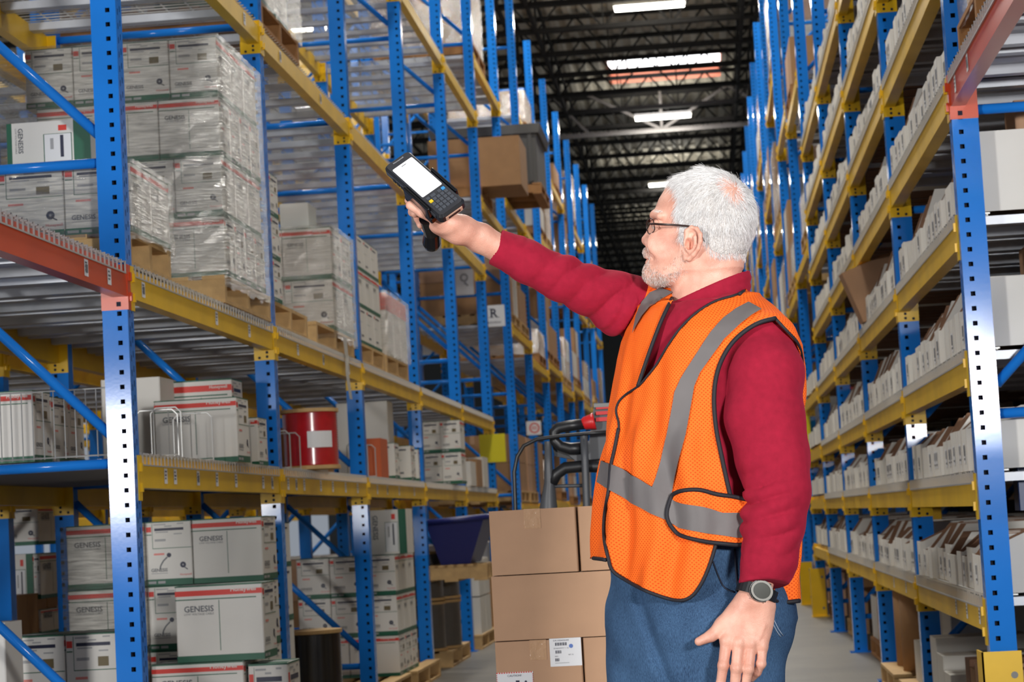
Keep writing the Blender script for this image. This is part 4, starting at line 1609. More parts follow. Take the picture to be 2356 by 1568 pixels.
if zb - PH > 0.01:
    # the jack's forks carry the pallet
    root = empty('fork_carriage', (made[3][0] + 0.1, YS, 0), 'dark forks under the small pallet', 'fork')
    for k in range(2):
        mb = MB()
        mb.box(k * 0.35, 0, 0.0, k * 0.35 + 0.14, 0.9, zb - PH - 0.004)
        add('fork', mb.mesh('fork', [BLACKP]), root)
# labels on the lower carton
o, x0, x1, zb = cart[3]
w = x1 - x0


def paper(px0, py0, px1, py1, build, name):
    a, c = at(px0, py1, YS), at(px1, py0, YS)
    mb = MB()
    f = Face(mb, (a.x - x0, -0.0012, a.z - zb), (1, 0, 0), (0, 0, 1), c.x - a.x, c.z - a.z)
    f.rect(0, 0, 1, 1, 0, 0)
    build(f)
    q = add(name, mb.mesh(name, [PAPER, NAVY, GREYL, RED, mat('print_blue', (90, 120, 190), 0.5)]), o)
    return q


def ship(f):
    f.text('SA10043045', 0.12, 0.90, 0.62, 1, 1, 0.05)
    for k in range(14):
        f.rect(0.18 + k * 0.027, 0.74, 0.18 + k * 0.027 + (0.012 if k % 3 else 0.02), 0.85, 1)
    f.text('QUANTITY = 16', 0.12, 0.62, 0.6, 1, 1, 0.045)
    for k in range(7):
        f.rect(0.18 + k * 0.027, 0.46, 0.18 + k * 0.027 + (0.012 if k % 3 else 0.018), 0.57, 1)
    f.text('NO', 0.16, 0.34, 0.26, 1, 1, 0.04)
    for k in range(5):
        f.rect(0.16 + k * 0.027, 0.18, 0.16 + k * 0.027 + (0.012 if k % 2 else 0.018), 0.29, 1)
    f.text('WT 15', 0.58, 0.38, 0.74, 1, 1, 0.045)
    f.rect(0.15, 0.11, 0.6, 0.13, 2)
    f.disc(0.68, 0.71, 0.006, 4)


def caution(f):
    n = 15
    for k in range(n):
        f.rect(k / n, 0.965, k / n + 0.04, 1.0, 3, 1)
        f.rect(0, 0.9 - k * 0.06, 0.02, 0.93 - k * 0.06, 3, 1)
        f.rect(0.98, 0.9 - k * 0.06, 1.0, 0.93 - k * 0.06, 3, 1)
    f.text('CAUTION!', 0.3, 0.86, 0.68, 1, 1, 0.06)
    f.rect(0.14, 0.45, 0.2, 0.70, 1)
    f.rect(0.26, 0.45, 0.34, 0.66, 1)
    f.rect(0.38, 0.45, 0.44, 0.68, 1)
    f.rect(0.52, 0.45, 0.62, 0.74, 1)
    f.line([(0.78, 0.72), (0.88, 0.5)], 0.006, 1)


paper(1267, 1465, 1336, 1533, ship, 'shipping_label')
paper(1146, 1543, 1226, 1622, caution, 'caution_label')

# pallet jack mast, tiller and cable
YJ = 7.3
root = empty('pallet_jack', (at(1270, 1100, YJ).x, YJ, 0), 'black electric pallet truck head with red buttons behind the brown cartons', 'pallet truck')
O = root.location.copy()


def JP(px, py, dy=0.0):
    return at(px, py, YJ + dy) - O


RJ = mat('red_plastic', (200, 34, 36), 0.35)
mb = MB()
q = [JP(1362, 925), JP(1420, 925), JP(1420, 1010), JP(1356, 1010)]
mb.prism([(v.x, v.z) for v in (JP(1366, 926), JP(1470, 924), JP(1474, 1064), JP(1330, 1064), JP(1300, 1040), JP(1355, 1012))], 'y', 0.02, 0.2)
hd = add('head', mb.mesh('head', [DARKG]), root)
mb = MB()
for (a, c) in ((934, 941), (946, 954), (960, 969)):
    p0, p1 = JP(1371, c), JP(1371, a)
    p1.x += 0.16
    mb.box(p0.x, 0.004, p0.z, p1.x, 0.03, p1.z)
tag(add('red_bar', mb.mesh('red_bar', [RJ]), root), kind='stuff')
mb = MB()
p0, p1 = JP(1367, 948), JP(1480, 926)
mb.box(p0.x, 0.0, p1.z - 0.006, p1.x, 0.22, p1.z + 0.006)
add('head_lid', mb.mesh('head_lid', [GALVD]), root)
mb = MB()
mb.tube([JP(1345, 975), JP(1310, 979), JP(1285, 984), JP(1275, 994), JP(1276, 1014), JP(1290, 1026), JP(1312, 1032), JP(1345, 1030)], [0.017, 0.019, 0.019, 0.019, 0.018, 0.017, 0.02, 0.02], 12)
add('hand_grip', mb.mesh('hand_grip', [BLACKP], True), root)
mb = MB()
mb.tube([JP(1336, 975), JP(1345, 973), JP(1360, 970), JP(1368, 968)], [0.012, 0.022, 0.026, 0.03], 10)
add('red_button', mb.mesh('red_button', [RJ], True), root)
mb = MB()
mb.prism([(v.x, v.z) for v in (JP(1268, 1022), JP(1290, 1030), JP(1330, 1018), JP(1410, 1010), JP(1430, 1064), JP(1330, 1058), JP(1275, 1048))], 'y', 0.03, 0.17)
add('lower_shell', mb.mesh('lower_shell', [BLACKP]), root)
mb = MB()
mb.tube([JP(1262, 1300), JP(1262, 1165), JP(1264, 1110), JP(1262, 1070), JP(1261, 1015)], [0.034, 0.03, 0.018, 0.014, 0.012], 12)
add('mast', mb.mesh('mast', [DARKG], True), root)
mb = MB()
mb.tube([JP(1352, 1320, -.04), JP(1350, 1165, -.04), JP(1346, 1060, -.04), JP(1343, 1000, -.04)], 0.0125, 10)
st = add('support_post', mb.mesh('support_post', [DARKG], True), root)
mb = MB()
mb.tube([JP(1270, 1112), JP(1280, 1090), JP(1300, 1076), JP(1340, 1072), JP(1400, 1070), JP(1430, 1085)], [0.018, 0.02, 0.02, 0.02, 0.026, 0.034], 12)
add('guard_bow', mb.mesh('guard_bow', [BLACKP], True), root)
mb = MB()
mb.tube([JP(1268, 1118), JP(1352, 1116)], 0.006, 8)
mb.tube([JP(1268, 1084), JP(1345, 1082)], 0.006, 8)
tag(add('crossbar', mb.mesh('crossbar', [DARKG], True), root), kind='stuff')
mb = MB()
mb.tube([JP(1187, 1320, -.06), JP(1186, 1165, -.06), JP(1183, 1085, -.06), JP(1190, 1050, -.06), JP(1205, 1025, -.06), JP(1235, 1010, -.06), JP(1290, 1002, -.06), JP(1345, 997, -.06), JP(1420, 992, -.06)], 0.0065, 10)
add('cable', mb.mesh('cable', [BLACKP], True), root)
mb = MB()
bx0, bx1 = JP(1200, 1400).x, JP(1400, 1400).x
mb.box(bx0, -0.1, 0.0, bx1 + 0.2, 0.5, JP(1262, 1290).z)
add('motor_cover', mb.mesh('motor_cover', [BLACKP]), root)
# ---------------------------------------------------------------- the man
import openvdb
YM = 4.6


def P(px, py, dy=0.0):
    return np.array(at(px, py, YM + dy), dtype=np.float64)


def smin(a, b, k):
    h = np.clip(0.5 + 0.5 * (b - a) / k, 0, 1)
    return b + (a - b) * h - k * h * (1 - h)


def smax(a, b, k):
    return -smin(-a, -b, k)


def sd_cap(Q, a, b, ra, rb):
    a, b = np.asarray(a), np.asarray(b)
    ab = b - a
    t = np.clip(((Q - a) @ ab) / max(ab @ ab, 1e-9), 0, 1)
    return np.linalg.norm(Q - a - t[:, None] * ab, axis=1) - (ra + (rb - ra) * t)


def sd_chain(Q, pts, rad, k=0.006):
    d = None
    for i in range(len(pts) - 1):
        e = sd_cap(Q, pts[i], pts[i + 1], rad[i], rad[i + 1])
        d = e if d is None else smin(d, e, k)
    return d


def sd_ell(Q, c, r, M=None):
    q = Q - np.asarray(c)
    if M is not None:
        q = q @ M
    r = np.asarray(r)
    k0 = np.linalg.norm(q / r, axis=1)
    k1 = np.linalg.norm(q / (r * r), axis=1) + 1e-9
    return k0 * (k0 - 1) / k1


def mesh_sdf(f, lo, hi, h, B=16, slack=1.5):
    """level set of f on sparse blocks; f(points)->distance"""
    lo, hi = np.array(lo, float), np.array(hi, float)
    n = np.ceil((hi - lo) / (h * B)).astype(int)
    ii = np.stack(np.meshgrid(*[np.arange(k) for k in n], indexing='ij'), -1).reshape(-1, 3)
    cen = lo + (ii + 0.5) * B * h
    dc = np.concatenate([f(c) for c in np.array_split(cen, max(1, len(cen) // 60000 + 1))])
    rad = B * h * 0.87 * slack
    grid = openvdb.FloatGrid(1.0)
    grid.transform = openvdb.createLinearTransform(voxelSize=h)
    near = np.abs(dc) < rad
    loc = np.stack(np.meshgrid(*[np.arange(B)] * 3, indexing='ij'), -1).reshape(-1, 3) * h
    ins = np.full((B, B, B), -1.0, dtype=np.float32)
    off = np.round(lo / h).astype(int)
    lo = off * h
    for k in np.nonzero((dc < 0) & ~near)[0]:
        grid.copyFromArray(ins, ijk=tuple(int(v) for v in off + ii[k] * B))
    idx = np.nonzero(near)[0]
    for c0 in range(0, len(idx), 64):
        ch = idx[c0:c0 + 64]
        Q = ((lo + ii[ch] * B * h)[:, None, :] + loc[None]).reshape(-1, 3)
        d = f(Q).reshape(len(ch), B, B, B).astype(np.float32)
        for a, k in enumerate(ch):
            grid.copyFromArray(np.ascontiguousarray(d[a]), ijk=tuple(int(v) for v in off + ii[k] * B))
    V, F = grid.convertToQuads(isovalue=0.0)
    return np.asarray(V, float), np.asarray(F).copy()


def np_mesh(name, V, F, mats, smooth=True):
    me = bpy.data.meshes.new(name)
    me.vertices.add(len(V))
    me.vertices.foreach_set('co', np.asarray(V, np.float32).ravel())
    k = F.shape[1]
    me.loops.add(F.size)
    me.loops.foreach_set('vertex_index', F.astype(np.int32).ravel())
    me.polygons.add(len(F))
    me.polygons.foreach_set('loop_start', np.arange(0, F.size, k, dtype=np.int32))
    for m in (mats if isinstance(mats, (list, tuple)) else [mats]):
        me.materials.append(m)
    me.update(calc_edges=True)
    me.validate()
    if smooth:
        me.polygons.foreach_set('use_smooth', [True] * len(me.polygons))
    return me


def inpoly(x, y, poly):
    poly = np.asarray(poly, float)
    r = np.zeros(len(x), bool)
    j = len(poly) - 1
    for i in range(len(poly)):
        xi, yi = poly[i]
        xj, yj = poly[j]
        c = ((yi > y) != (yj > y)) & (x < (xj - xi) * (y - yi) / (yj - yi + 1e-12) + xi)
        r ^= c
        j = i
    return r


def pix_np(Q):
    v = Q - np.array(CAM)
    z = v @ np.array(cF)
    return CW / 2 + FPX * (v @ np.array(cR)) / z, CH / 2 - FPX * (v @ np.array(cU)) / z


def wob(Q, f, seed=0.0):
    """smooth pseudo noise from a few sine waves, about -1..1"""
    x, y, z = Q[:, 0] * f, Q[:, 1] * f, Q[:, 2] * f
    return (np.sin(x + 1.7 * y + 0.6 * z + seed) + np.sin(1.3 * z - 0.9 * x + 2.1 + seed * 2) + np.sin(1.9 * y + 0.8 * z - 1.1 * x + seed * 3)) / 3


# ---- materials
def skin_mat():
    m = bpy.data.materials.new('skin')
    m.use_nodes = True
    nt = m.node_tree
    b = nt.nodes['Principled BSDF']
    tc = nt.nodes.new('ShaderNodeTexCoord')
    n = nt.nodes.new('ShaderNodeTexNoise')
    n.inputs['Scale'].default_value = 26
    n.inputs['Detail'].default_value = 6
    nt.links.new(tc.outputs['Object'], n.inputs['Vector'])
    r = nt.nodes.new('ShaderNodeValToRGB')
    r.color_ramp.elements[0].position = 0.3
    r.color_ramp.elements[0].color = lin((204, 144, 124)) + (1,)
    r.color_ramp.elements[1].position = 0.7
    r.color_ramp.elements[1].color = lin((232, 178, 157)) + (1,)
    nt.links.new(n.outputs['Fac'], r.inputs[0])
    nt.links.new(r.outputs[0], b.inputs['Base Color'])
    b.inputs['Roughness'].default_value = 0.48
    b.inputs['Subsurface Weight'].default_value = 0.08
    b.inputs['Subsurface Radius'].default_value = (0.012, 0.005, 0.003)
    b.inputs['Subsurface Scale'].default_value = 0.5
    n2 = nt.nodes.new('ShaderNodeTexNoise')
    n2.inputs['Scale'].default_value = 420
    nt.links.new(tc.outputs['Object'], n2.inputs['Vector'])
    n3 = nt.nodes.new('ShaderNodeTexNoise')
    n3.inputs['Scale'].default_value = 60
    n3.inputs['Detail'].default_value = 3
    nt.links.new(tc.outputs['Object'], n3.inputs['Vector'])
    ad = nt.nodes.new('ShaderNodeMath')
    ad.operation = 'ADD'
    nt.links.new(n2.outputs['Fac'], ad.inputs[0])
    nt.links.new(n3.outputs['Fac'], ad.inputs[1])
    bp = nt.nodes.new('ShaderNodeBump')
    bp.inputs['Strength'].default_value = 0.30
    bp.inputs['Distance'].default_value = 0.002
    nt.links.new(ad.outputs[0], bp.inputs['Height'])
    nt.links.new(bp.outputs[0], b.inputs['Normal'])
    return m


SKIN = skin_mat()
SHIRT = mat('maroon_jersey', (150, 26, 50), 0.85, 0, 0.12, 60, 0.14, 900, spec=0.15)
bz = SHIRT.node_tree.nodes['Principled BSDF']
bz.inputs['Sheen Weight'].default_value = 0.25
bz.inputs['Sheen Tint'].default_value = lin((230, 90, 110)) + (1,)
BIND = mat('black_binding', (26, 24, 32), 0.7)
REFL = mat('reflective_tape', (104, 99, 99), 0.62, 0.0, 0.07, 14, 0.10, 26)


def vest_mat():
    m = bpy.data.materials.new('orange_mesh_fabric')
    m.use_nodes = True
    nt = m.node_tree
    L = nt.links.new
    b = nt.nodes['Principled BSDF']
    uv = nt.nodes.new('ShaderNodeUVMap')
    mp = nt.nodes.new('ShaderNodeVectorMath')
    mp.operation = 'MULTIPLY'
    mp.inputs[1].default_value = (1 / 0.0078, 1 / 0.0078, 1)
    L(uv.outputs[0], mp.inputs[0])

    def dots(shift):
        a = nt.nodes.new('ShaderNodeVectorMath')
        a.operation = 'ADD'
        a.inputs[1].default_value = (shift, shift, 0)
        L(mp.outputs[0], a.inputs[0])
        fr = nt.nodes.new('ShaderNodeVectorMath')
        fr.operation = 'FRACTION'
        L(a.outputs[0], fr.inputs[0])
        s = nt.nodes.new('ShaderNodeVectorMath')
        s.operation = 'SUBTRACT'
        s.inputs[1].default_value = (0.5, 0.5, 0)
        L(fr.outputs[0], s.inputs[0])
        sc_ = nt.nodes.new('ShaderNodeVectorMath')
        sc_.operation = 'MULTIPLY'
        sc_.inputs[1].default_value = (1.0, 1.25, 0)
        L(s.outputs[0], sc_.inputs[0])
        ln = nt.nodes.new('ShaderNodeVectorMath')
        ln.operation = 'LENGTH'
        L(sc_.outputs[0], ln.inputs[0])
        r = nt.nodes.new('ShaderNodeMapRange')
        r.inputs[1].default_value, r.inputs[2].default_value = 0.10, 0.24
        r.inputs[3].default_value, r.inputs[4].default_value = 1.0, 0.0
        L(ln.outputs['Value'], r.inputs[0])
        return r
    d1, d2 = dots(0), dots(0.5)
    mx = nt.nodes.new('ShaderNodeMath')
    mx.operation = 'MAXIMUM'
    L(d1.outputs[0], mx.inputs[0])
    L(d2.outputs[0], mx.inputs[1])
    c = nt.nodes.new('ShaderNodeMix')
    c.data_type = 'RGBA'
    c.inputs[6].default_value = lin((255, 112, 34)) + (1,)
    c.inputs[7].default_value = lin((212, 66, 14)) + (1,)
    L(mx.outputs[0], c.inputs[0])
    L(c.outputs[2], b.inputs['Base Color'])
    b.inputs['Roughness'].default_value = 0.7
    b.inputs['Specular IOR Level'].default_value = 0.2
    bp = nt.nodes.new('ShaderNodeBump')
    bp.invert = True
    bp.inputs['Strength'].default_value = 0.4
    bp.inputs['Distance'].default_value = 0.002
    L(mx.outputs[0], bp.inputs['Height'])
    L(bp.outputs[0], b.inputs['Normal'])
    return m


VEST = vest_mat()


def denim_mat():
    m = bpy.data.materials.new('denim')
    m.use_nodes = True
    nt = m.node_tree
    L = nt.links.new
    b = nt.nodes['Principled BSDF']
    tc = nt.nodes.new('ShaderNodeTexCoord')
    mp = nt.nodes.new('ShaderNodeMapping')
    mp.inputs['Scale'].default_value = (800, 800, 150)
    L(tc.outputs['Object'], mp.inputs[0])
    n = nt.nodes.new('ShaderNodeTexNoise')
    n.inputs['Scale'].default_value = 1.0
    n.inputs['Detail'].default_value = 3
    L(mp.outputs[0], n.inputs['Vector'])
    n2 = nt.nodes.new('ShaderNodeTexNoise')
    n2.inputs['Scale'].default_value = 5
    n2.inputs['Detail'].default_value = 2
    L(tc.outputs['Object'], n2.inputs['Vector'])
    mx = nt.nodes.new('ShaderNodeMath')
    mx.operation = 'ADD'
    L(n.outputs['Fac'], mx.inputs[0])
    L(n2.outputs['Fac'], mx.inputs[1])
    r = nt.nodes.new('ShaderNodeValToRGB')
    r.color_ramp.elements[0].position = 0.30
    r.color_ramp.elements[0].color = lin((16, 28, 54)) + (1,)
    r.color_ramp.elements[1].position = 0.72
    r.color_ramp.elements[1].color = lin((80, 114, 152)) + (1,)
    hf = nt.nodes.new('ShaderNodeMath')
    hf.operation = 'MULTIPLY'
    hf.inputs[1].default_value = 0.5
    L(mx.outputs[0], hf.inputs[0])
    L(hf.outputs[0], r.inputs[0])
    L(r.outputs[0], b.inputs['Base Color'])
    b.inputs['Roughness'].default_value = 0.85
    b.inputs['Specular IOR Level'].default_value = 0.15
    bp = nt.nodes.new('ShaderNodeBump')
    bp.inputs['Strength'].default_value = 0.3
    bp.inputs['Distance'].default_value = 0.003
    L(n.outputs['Fac'], bp.inputs['Height'])
    L(bp.outputs[0], b.inputs['Normal'])
    return m


DENIM = denim_mat()
man = empty('person', (P(1620, 900)[0], YM, 0), 'white-haired man in orange safety vest and jeans holding up a scanner', 'person')
MO = np.array(man.location)

# ---- directions: the chest faces left of the camera
PHI = math.radians(50)
FWD = np.array((-math.sin(PHI), -math.cos(PHI), 0.0))
LFT = np.array((math.cos(PHI), -math.sin(PHI), 0.0))


def slices_sdf(rows, q_top, q_bot):
    """elliptic trunk from silhouette rows (pixel row, left, right); q = width/depth ratio"""
    zs, cx, hw = [], [], []
    for y, l, r in rows:
        a, b = P(l, y), P(r, y)
        zs.append((a[2] + b[2]) / 2)
        cx.append((a[0] + b[0]) / 2)
        hw.append((b[0] - a[0]) / 2)
    zs, cx, hw = np.array(zs)[::-1], np.array(cx)[::-1], np.array(hw)[::-1]

    def f(Q):
        z = np.clip(Q[:, 2], zs[0], zs[-1])
        c = np.interp(z, zs, cx)
        h = np.interp(z, zs, hw)
        q = np.interp(z, zs, np.linspace(q_bot, q_top, len(zs)))
        b = h / np.sqrt((q * math.cos(PHI)) ** 2 + math.sin(PHI) ** 2)
        a = b * q
        dx, dy = Q[:, 0] - c, Q[:, 1] - YM
        u = dx * LFT[0] + dy * LFT[1]
        v = dx * FWD[0] + dy * FWD[1]
        n = 2.2
        k = ((np.abs(u) / a) ** n + (np.abs(v) / b) ** n + 1e-9) ** (1 / n)
        d = (k - 1) * np.minimum(a, b) * 0.95
        return np.maximum(d, np.maximum(zs[0] - Q[:, 2], Q[:, 2] - zs[-1] - 0.0))
    return f


SH_R, SH_L = P(1500, 722, 0.12), P(1752, 792, -0.135)
NECK0 = P(1642, 712, 0.0)

# ---- head: profile rows
H0 = P(1620, 520)
EPS = math.radians(9)
Rz = np.array([[math.cos(EPS), -math.sin(EPS), 0], [math.sin(EPS), math.cos(EPS), 0], [0, 0, 1.0]])


def to_head(Q):
    """world -> head frame (x: photo right / back of the head, -y: his left side, z up)"""
    return (Q - H0) @ Rz.T


def hp(px, py, t=0.0):
    """a point of the head frame from the profile traced in the photo; t > 0 towards his left ear"""
    p = P(px, py) - H0
    return np.array((p[0] / math.cos(EPS), -t, p[2]))


FR = [(1632, 394), (1588, 399), (1555, 411), (1534, 427), (1516, 456), (1505, 484), (1501, 499), (1504, 507), (1505, 518), (1503, 532), (1498, 546), (1493, 560), (1489, 570), (1486, 580), (1488, 590), (1490, 600), (1493, 611), (1498, 625)]
BK = [(1632, 394), (1662, 398), (1694, 414), (1722, 441), (1734, 470), (1737, 502), (1732, 533), (1719, 565), (1704, 590), (1700, 612), (1698, 625)]
fz = np.array([hp(*p)[2] for p in FR])[::-1]
fx = np.array([hp(*p)[0] for p in FR])[::-1]
bz_ = np.array([hp(*p)[2] for p in BK])[::-1]
bx = np.array([hp(*p)[0] for p in BK])[::-1]
WW = [(394, 0.012), (400, 0.033), (412, 0.051), (430, 0.064), (458, 0.0735), (495, 0.0775), (535, 0.0765), (565, 0.072), (590, 0.066), (610, 0.060), (625, 0.056)]
wz = np.array([hp(1620, y)[2] for y, _ in WW])[::-1]
ww = np.array([w for _, w in WW])[::-1]
# smoother curves: resample finely and blur
zz = np.linspace(fz[0], fz[-1], 160)


def blur(v, n=4):
    for _ in range(n):
        v = np.convolve(np.pad(v, 2, mode='edge'), np.ones(5) / 5, 'valid')
    return v


fxs, bxs, wws = blur(np.interp(zz, fz, fx), 1), blur(np.interp(zz, bz_, bx), 2), blur(np.interp(zz, wz, ww), 2)
EARP = [(1589, 552), (1594, 540), (1606, 533), (1619, 537), (1627, 550), (1628, 566), (1622, 582), (1611, 595), (1600, 603), (1592, 601), (1588, 592)]


def sd_head(Qw):
    Q = to_head(Qw)
    x, t, z = Q[:, 0], -Q[:, 1], Q[:, 2]
    at_ = np.abs(t)
    zc = np.clip(z, zz[0], zz[-1])
    f, b, w = np.interp(zc, zz, fxs), np.interp(zc, zz, bxs), np.interp(zc, zz, wws)
    hl = np.maximum((b - f) / 2, 0.004)
    n = (x - f) / (2 * hl)
    s = np.clip(n / 0.55, 0, 1)
    wm = w * (0.74 + 0.26 * s * s * (3 - 2 * s))
    e = 2.15 + 0.2 * s
    k = (np.abs(2 * n - 1) ** e + (at_ / wm) ** e + 1e-9) ** (1 / e)
    d = (k - 1) * np.minimum(hl, wm) * 0.9
    d = np.maximum(d, z - zz[-1])
    d = np.maximum(d, zz[0] - z)
    Qs = np.stack([x, -at_, z], 1)          # mirrored: both sides at once
    # jaw and chin
    d = smin(d, sd_chain(Qs, [hp(1606, 572, 0.056), hp(1596, 602, 0.053), hp(1548, 632, 0.038), hp(1511, 636, 0.014)], [0.016, 0.018, 0.022, 0.024], 0.012), 0.022)
    d = smin(d, sd_ell(Qs, hp(1506, 628, 0), (0.019, 0.026, 0.020)), 0.012)
    d = smin(d, sd_ell(Qs, hp(1548, 622, 0), (0.050, 0.046, 0.024)), 0.02)
    # cheeks and brow
    d = smin(d, sd_ell(Qs, hp(1530, 560, 0.040), (0.030, 0.009, 0.026)), 0.02)
    d = smin(d, sd_chain(Qs, [hp(1508, 498, 0.008), hp(1510, 496, 0.026), hp(1526, 500, 0.047)], [0.006, 0.0068, 0.006]), 0.014)
    # eye sockets, then the lids over the eyeball
    d = smax(d, -sd_ell(Qs, hp(1503, 518, 0.032), (0.013, 0.017, 0.012)), 0.010)
    d = smin(d, sd_ell(Qs, hp(1520, 519, 0.032), (0.0132, 0.0140, 0.0115)), 0.004)
    # nose
    d = smin(d, sd_chain(Q, [hp(1508, 509), hp(1499, 530), hp(1487, 549)], [0.0075, 0.0085, 0.0112], 0.006), 0.010)
    d = smin(d, sd_ell(Qs, hp(1496, 556, 0.0115), (0.0115, 0.0075, 0.0085)), 0.006)
    d = smax(d, -sd_ell(Qs, hp(1490, 563.5, 0.0085), (0.0075, 0.0035, 0.0045)), 0.003)
    # lips and moustache pad
    d = smin(d, sd_ell(Q, hp(1494, 578), (0.012, 0.024, 0.010)), 0.008)
    d = smin(d, sd_ell(Q, hp(1494, 590), (0.0095, 0.022, 0.0045)), 0.004)
    d = smin(d, sd_ell(Q, hp(1496, 601), (0.0095, 0.019, 0.0055)), 0.005)
    d = smax(d, -sd_cap(Qs, hp(1484, 594.5, 0), hp(1500, 596, 0.023), 0.0016, 0.0012), 0.003)
    # smile line and the bag under the eye
    d = smax(d, -sd_chain(Qs, [hp(1497, 562, 0.021), hp(1504, 578, 0.031), hp(1508, 596, 0.035)], [0.0018, 0.0024, 0.0016], 0.002), 0.007)
    d = smax(d, -sd_chain(Qs, [hp(1509, 530, 0.020), hp(1517, 533, 0.034), hp(1528, 529, 0.046)], [0.0012, 0.0016, 0.0010], 0.002), 0.005)
    # neck, tendon
    d = smin(d, sd_cap(Q, hp(1640, 585), hp(1628, 720), 0.062, 0.066), 0.022)
    d = smin(d, sd_cap(Q, hp(1590, 640), hp(1585, 700), 0.030, 0.034), 0.03)
    d = smin(d, sd_cap(Qs, hp(1640, 595, 0.058), hp(1590, 700, 0.030), 0.012, 0.012), 0.02)
    # ears (only where near)
    near = at_ > 0.05
    if near.any():
        q = Qs[near]
        a = np.array((0, 0, 0.0))
        pl = []
        for i, p in enumerate(EARP):
            out = [0.074, 0.080, 0.084, 0.088, 0.091, 0.092, 0.089, 0.084, 0.079, 0.075, 0.073][i]
            pl.append(hp(p[0], p[1], out))
        ear = sd_ell(q, hp(1607, 565, 0.080), (0.0175, 0.0075, 0.030))
        ear = smin(ear, sd_chain(q, pl, [0.0042] * 4 + [0.0048] * 3 + [0.0055] * 2 + [0.0065, 0.004], 0.003), 0.004)
        ear = smax(ear, -sd_ell(q, hp(1606, 562, 0.091), (0.0135, 0.0110, 0.024)), 0.002)
        ear = smin(ear, sd_chain(q, [hp(1604, 543, 0.083), hp(1614, 555, 0.085), hp(1615, 570, 0.085), hp(1606, 584, 0.082)], [0.0032, 0.0036, 0.0036, 0.004], 0.003), 0.003)
        ear = smax(ear, -sd_ell(q, hp(1601, 570, 0.083), (0.0085, 0.016, 0.0120)), 0.002)
        ear = smin(ear, sd_ell(q, hp(1591, 566, 0.078), (0.004, 0.004, 0.0065)), 0.003)
        dn = smin(d[near], ear, 0.005)
        dn = smax(dn, -sd_ell(q, hp(1600, 571, 0.080), (0.0075, 0.0150, 0.0110)), 0.003)
        dn = smax(dn, -sd_ell(q, hp(1606, 548, 0.086), (0.0070, 0.0060, 0.0060)), 0.003)
        d[near] = dn
    return d


# ---- hands
LH = -0.235            # left hand lies this much nearer the camera than the trunk


def L_(px, py, dy=0.0):
    return P(px, py, LH + dy)


RHY = -0.135


def R_h(px, py, dy=0.0):
    return P(px, py, RHY + dy)


def sd_lhand(Q):
    w = L_(1738, 1372)
    d = sd_cap(Q, L_(1752, 1290, 0.012), w, 0.034, 0.030)
    kn = [(1671, 1475, -0.004, .0125), (1700, 1479, -.010, .0128), (1728, 1481, -.008, .0122), (1754, 1487, -.002, .0115)]
    ba = [(1716, 1386), (1733, 1388), (1748, 1390), (1760, 1396)]
    for (kx, ky, kd, r), (bx_, by_) in zip(kn, ba):
        d = smin(d, sd_cap(Q, L_(bx_, by_, 0.004), L_(kx, ky, kd), 0.021, r), 0.016)
    d = smin(d, sd_ell(Q, L_(1722, 1432, 0.012), (0.046, 0.016, 0.046)), 0.016)
    # thumb
    d = smin(d, sd_cap(Q, L_(1716, 1388, 0.008), L_(1664, 1436, 0.008), 0.020, 0.0155), 0.016)
    d = smin(d, sd_chain(Q, [L_(1664, 1436, 0.008), L_(1636, 1462, -0.002), L_(1608, 1475, -0.010)], [0.0150, 0.0118, 0.0088], 0.004), 0.010)
    # fingers
    fg = [[(1671, 1476, -.004), (1664, 1530, -.014), (1658, 1572, -.008), (1657, 1602, 0.004)],
          [(1700, 1480, -.010), (1694, 1536, -.022), (1690, 1582, -.014), (1688, 1614, 0.002)],
          [(1728, 1482, -.008), (1722, 1538, -.020), (1714, 1580, -.008), (1708, 1606, 0.010)],
          [(1754, 1488, -.002), (1751, 1526, -.012), (1742, 1546, -.004), (1730, 1560, 0.008)]]
    rr = [[.0118, .0104, .0094, .0076], [.0120, .0108, .0096, .0078], [.0116, .0102, .0090, .0074], [.0106, .0092, .0084, .0070]]
    for c, r in zip(fg, rr):
        pts = [L_(*p) for p in c]
        e = sd_chain(Q, pts, r, 0.003)
        e = smin(e, np.linalg.norm(Q - pts[1], axis=1) - r[1] * 1.06, 0.004)
        d = smin(d, e, 0.0045)
    # knuckles, tendons and veins
    for (kx, ky, kd, r) in kn:
        d = smin(d, np.linalg.norm(Q - L_(kx, ky - 3, kd - 0.006), axis=1) - r * 0.72, 0.008)
    for pl in ([(1694, 1475), (1712, 1440), (1730, 1405)], [(1745, 1478), (1722, 1452), (1722, 1430)], [(1745, 1470), (1758, 1440), (1752, 1425)]):
        d = smin(d, sd_chain(Q, [L_(px, py, -0.0145) for px, py in pl], [0.0022] * 3, 0.002), 0.006)
    return d


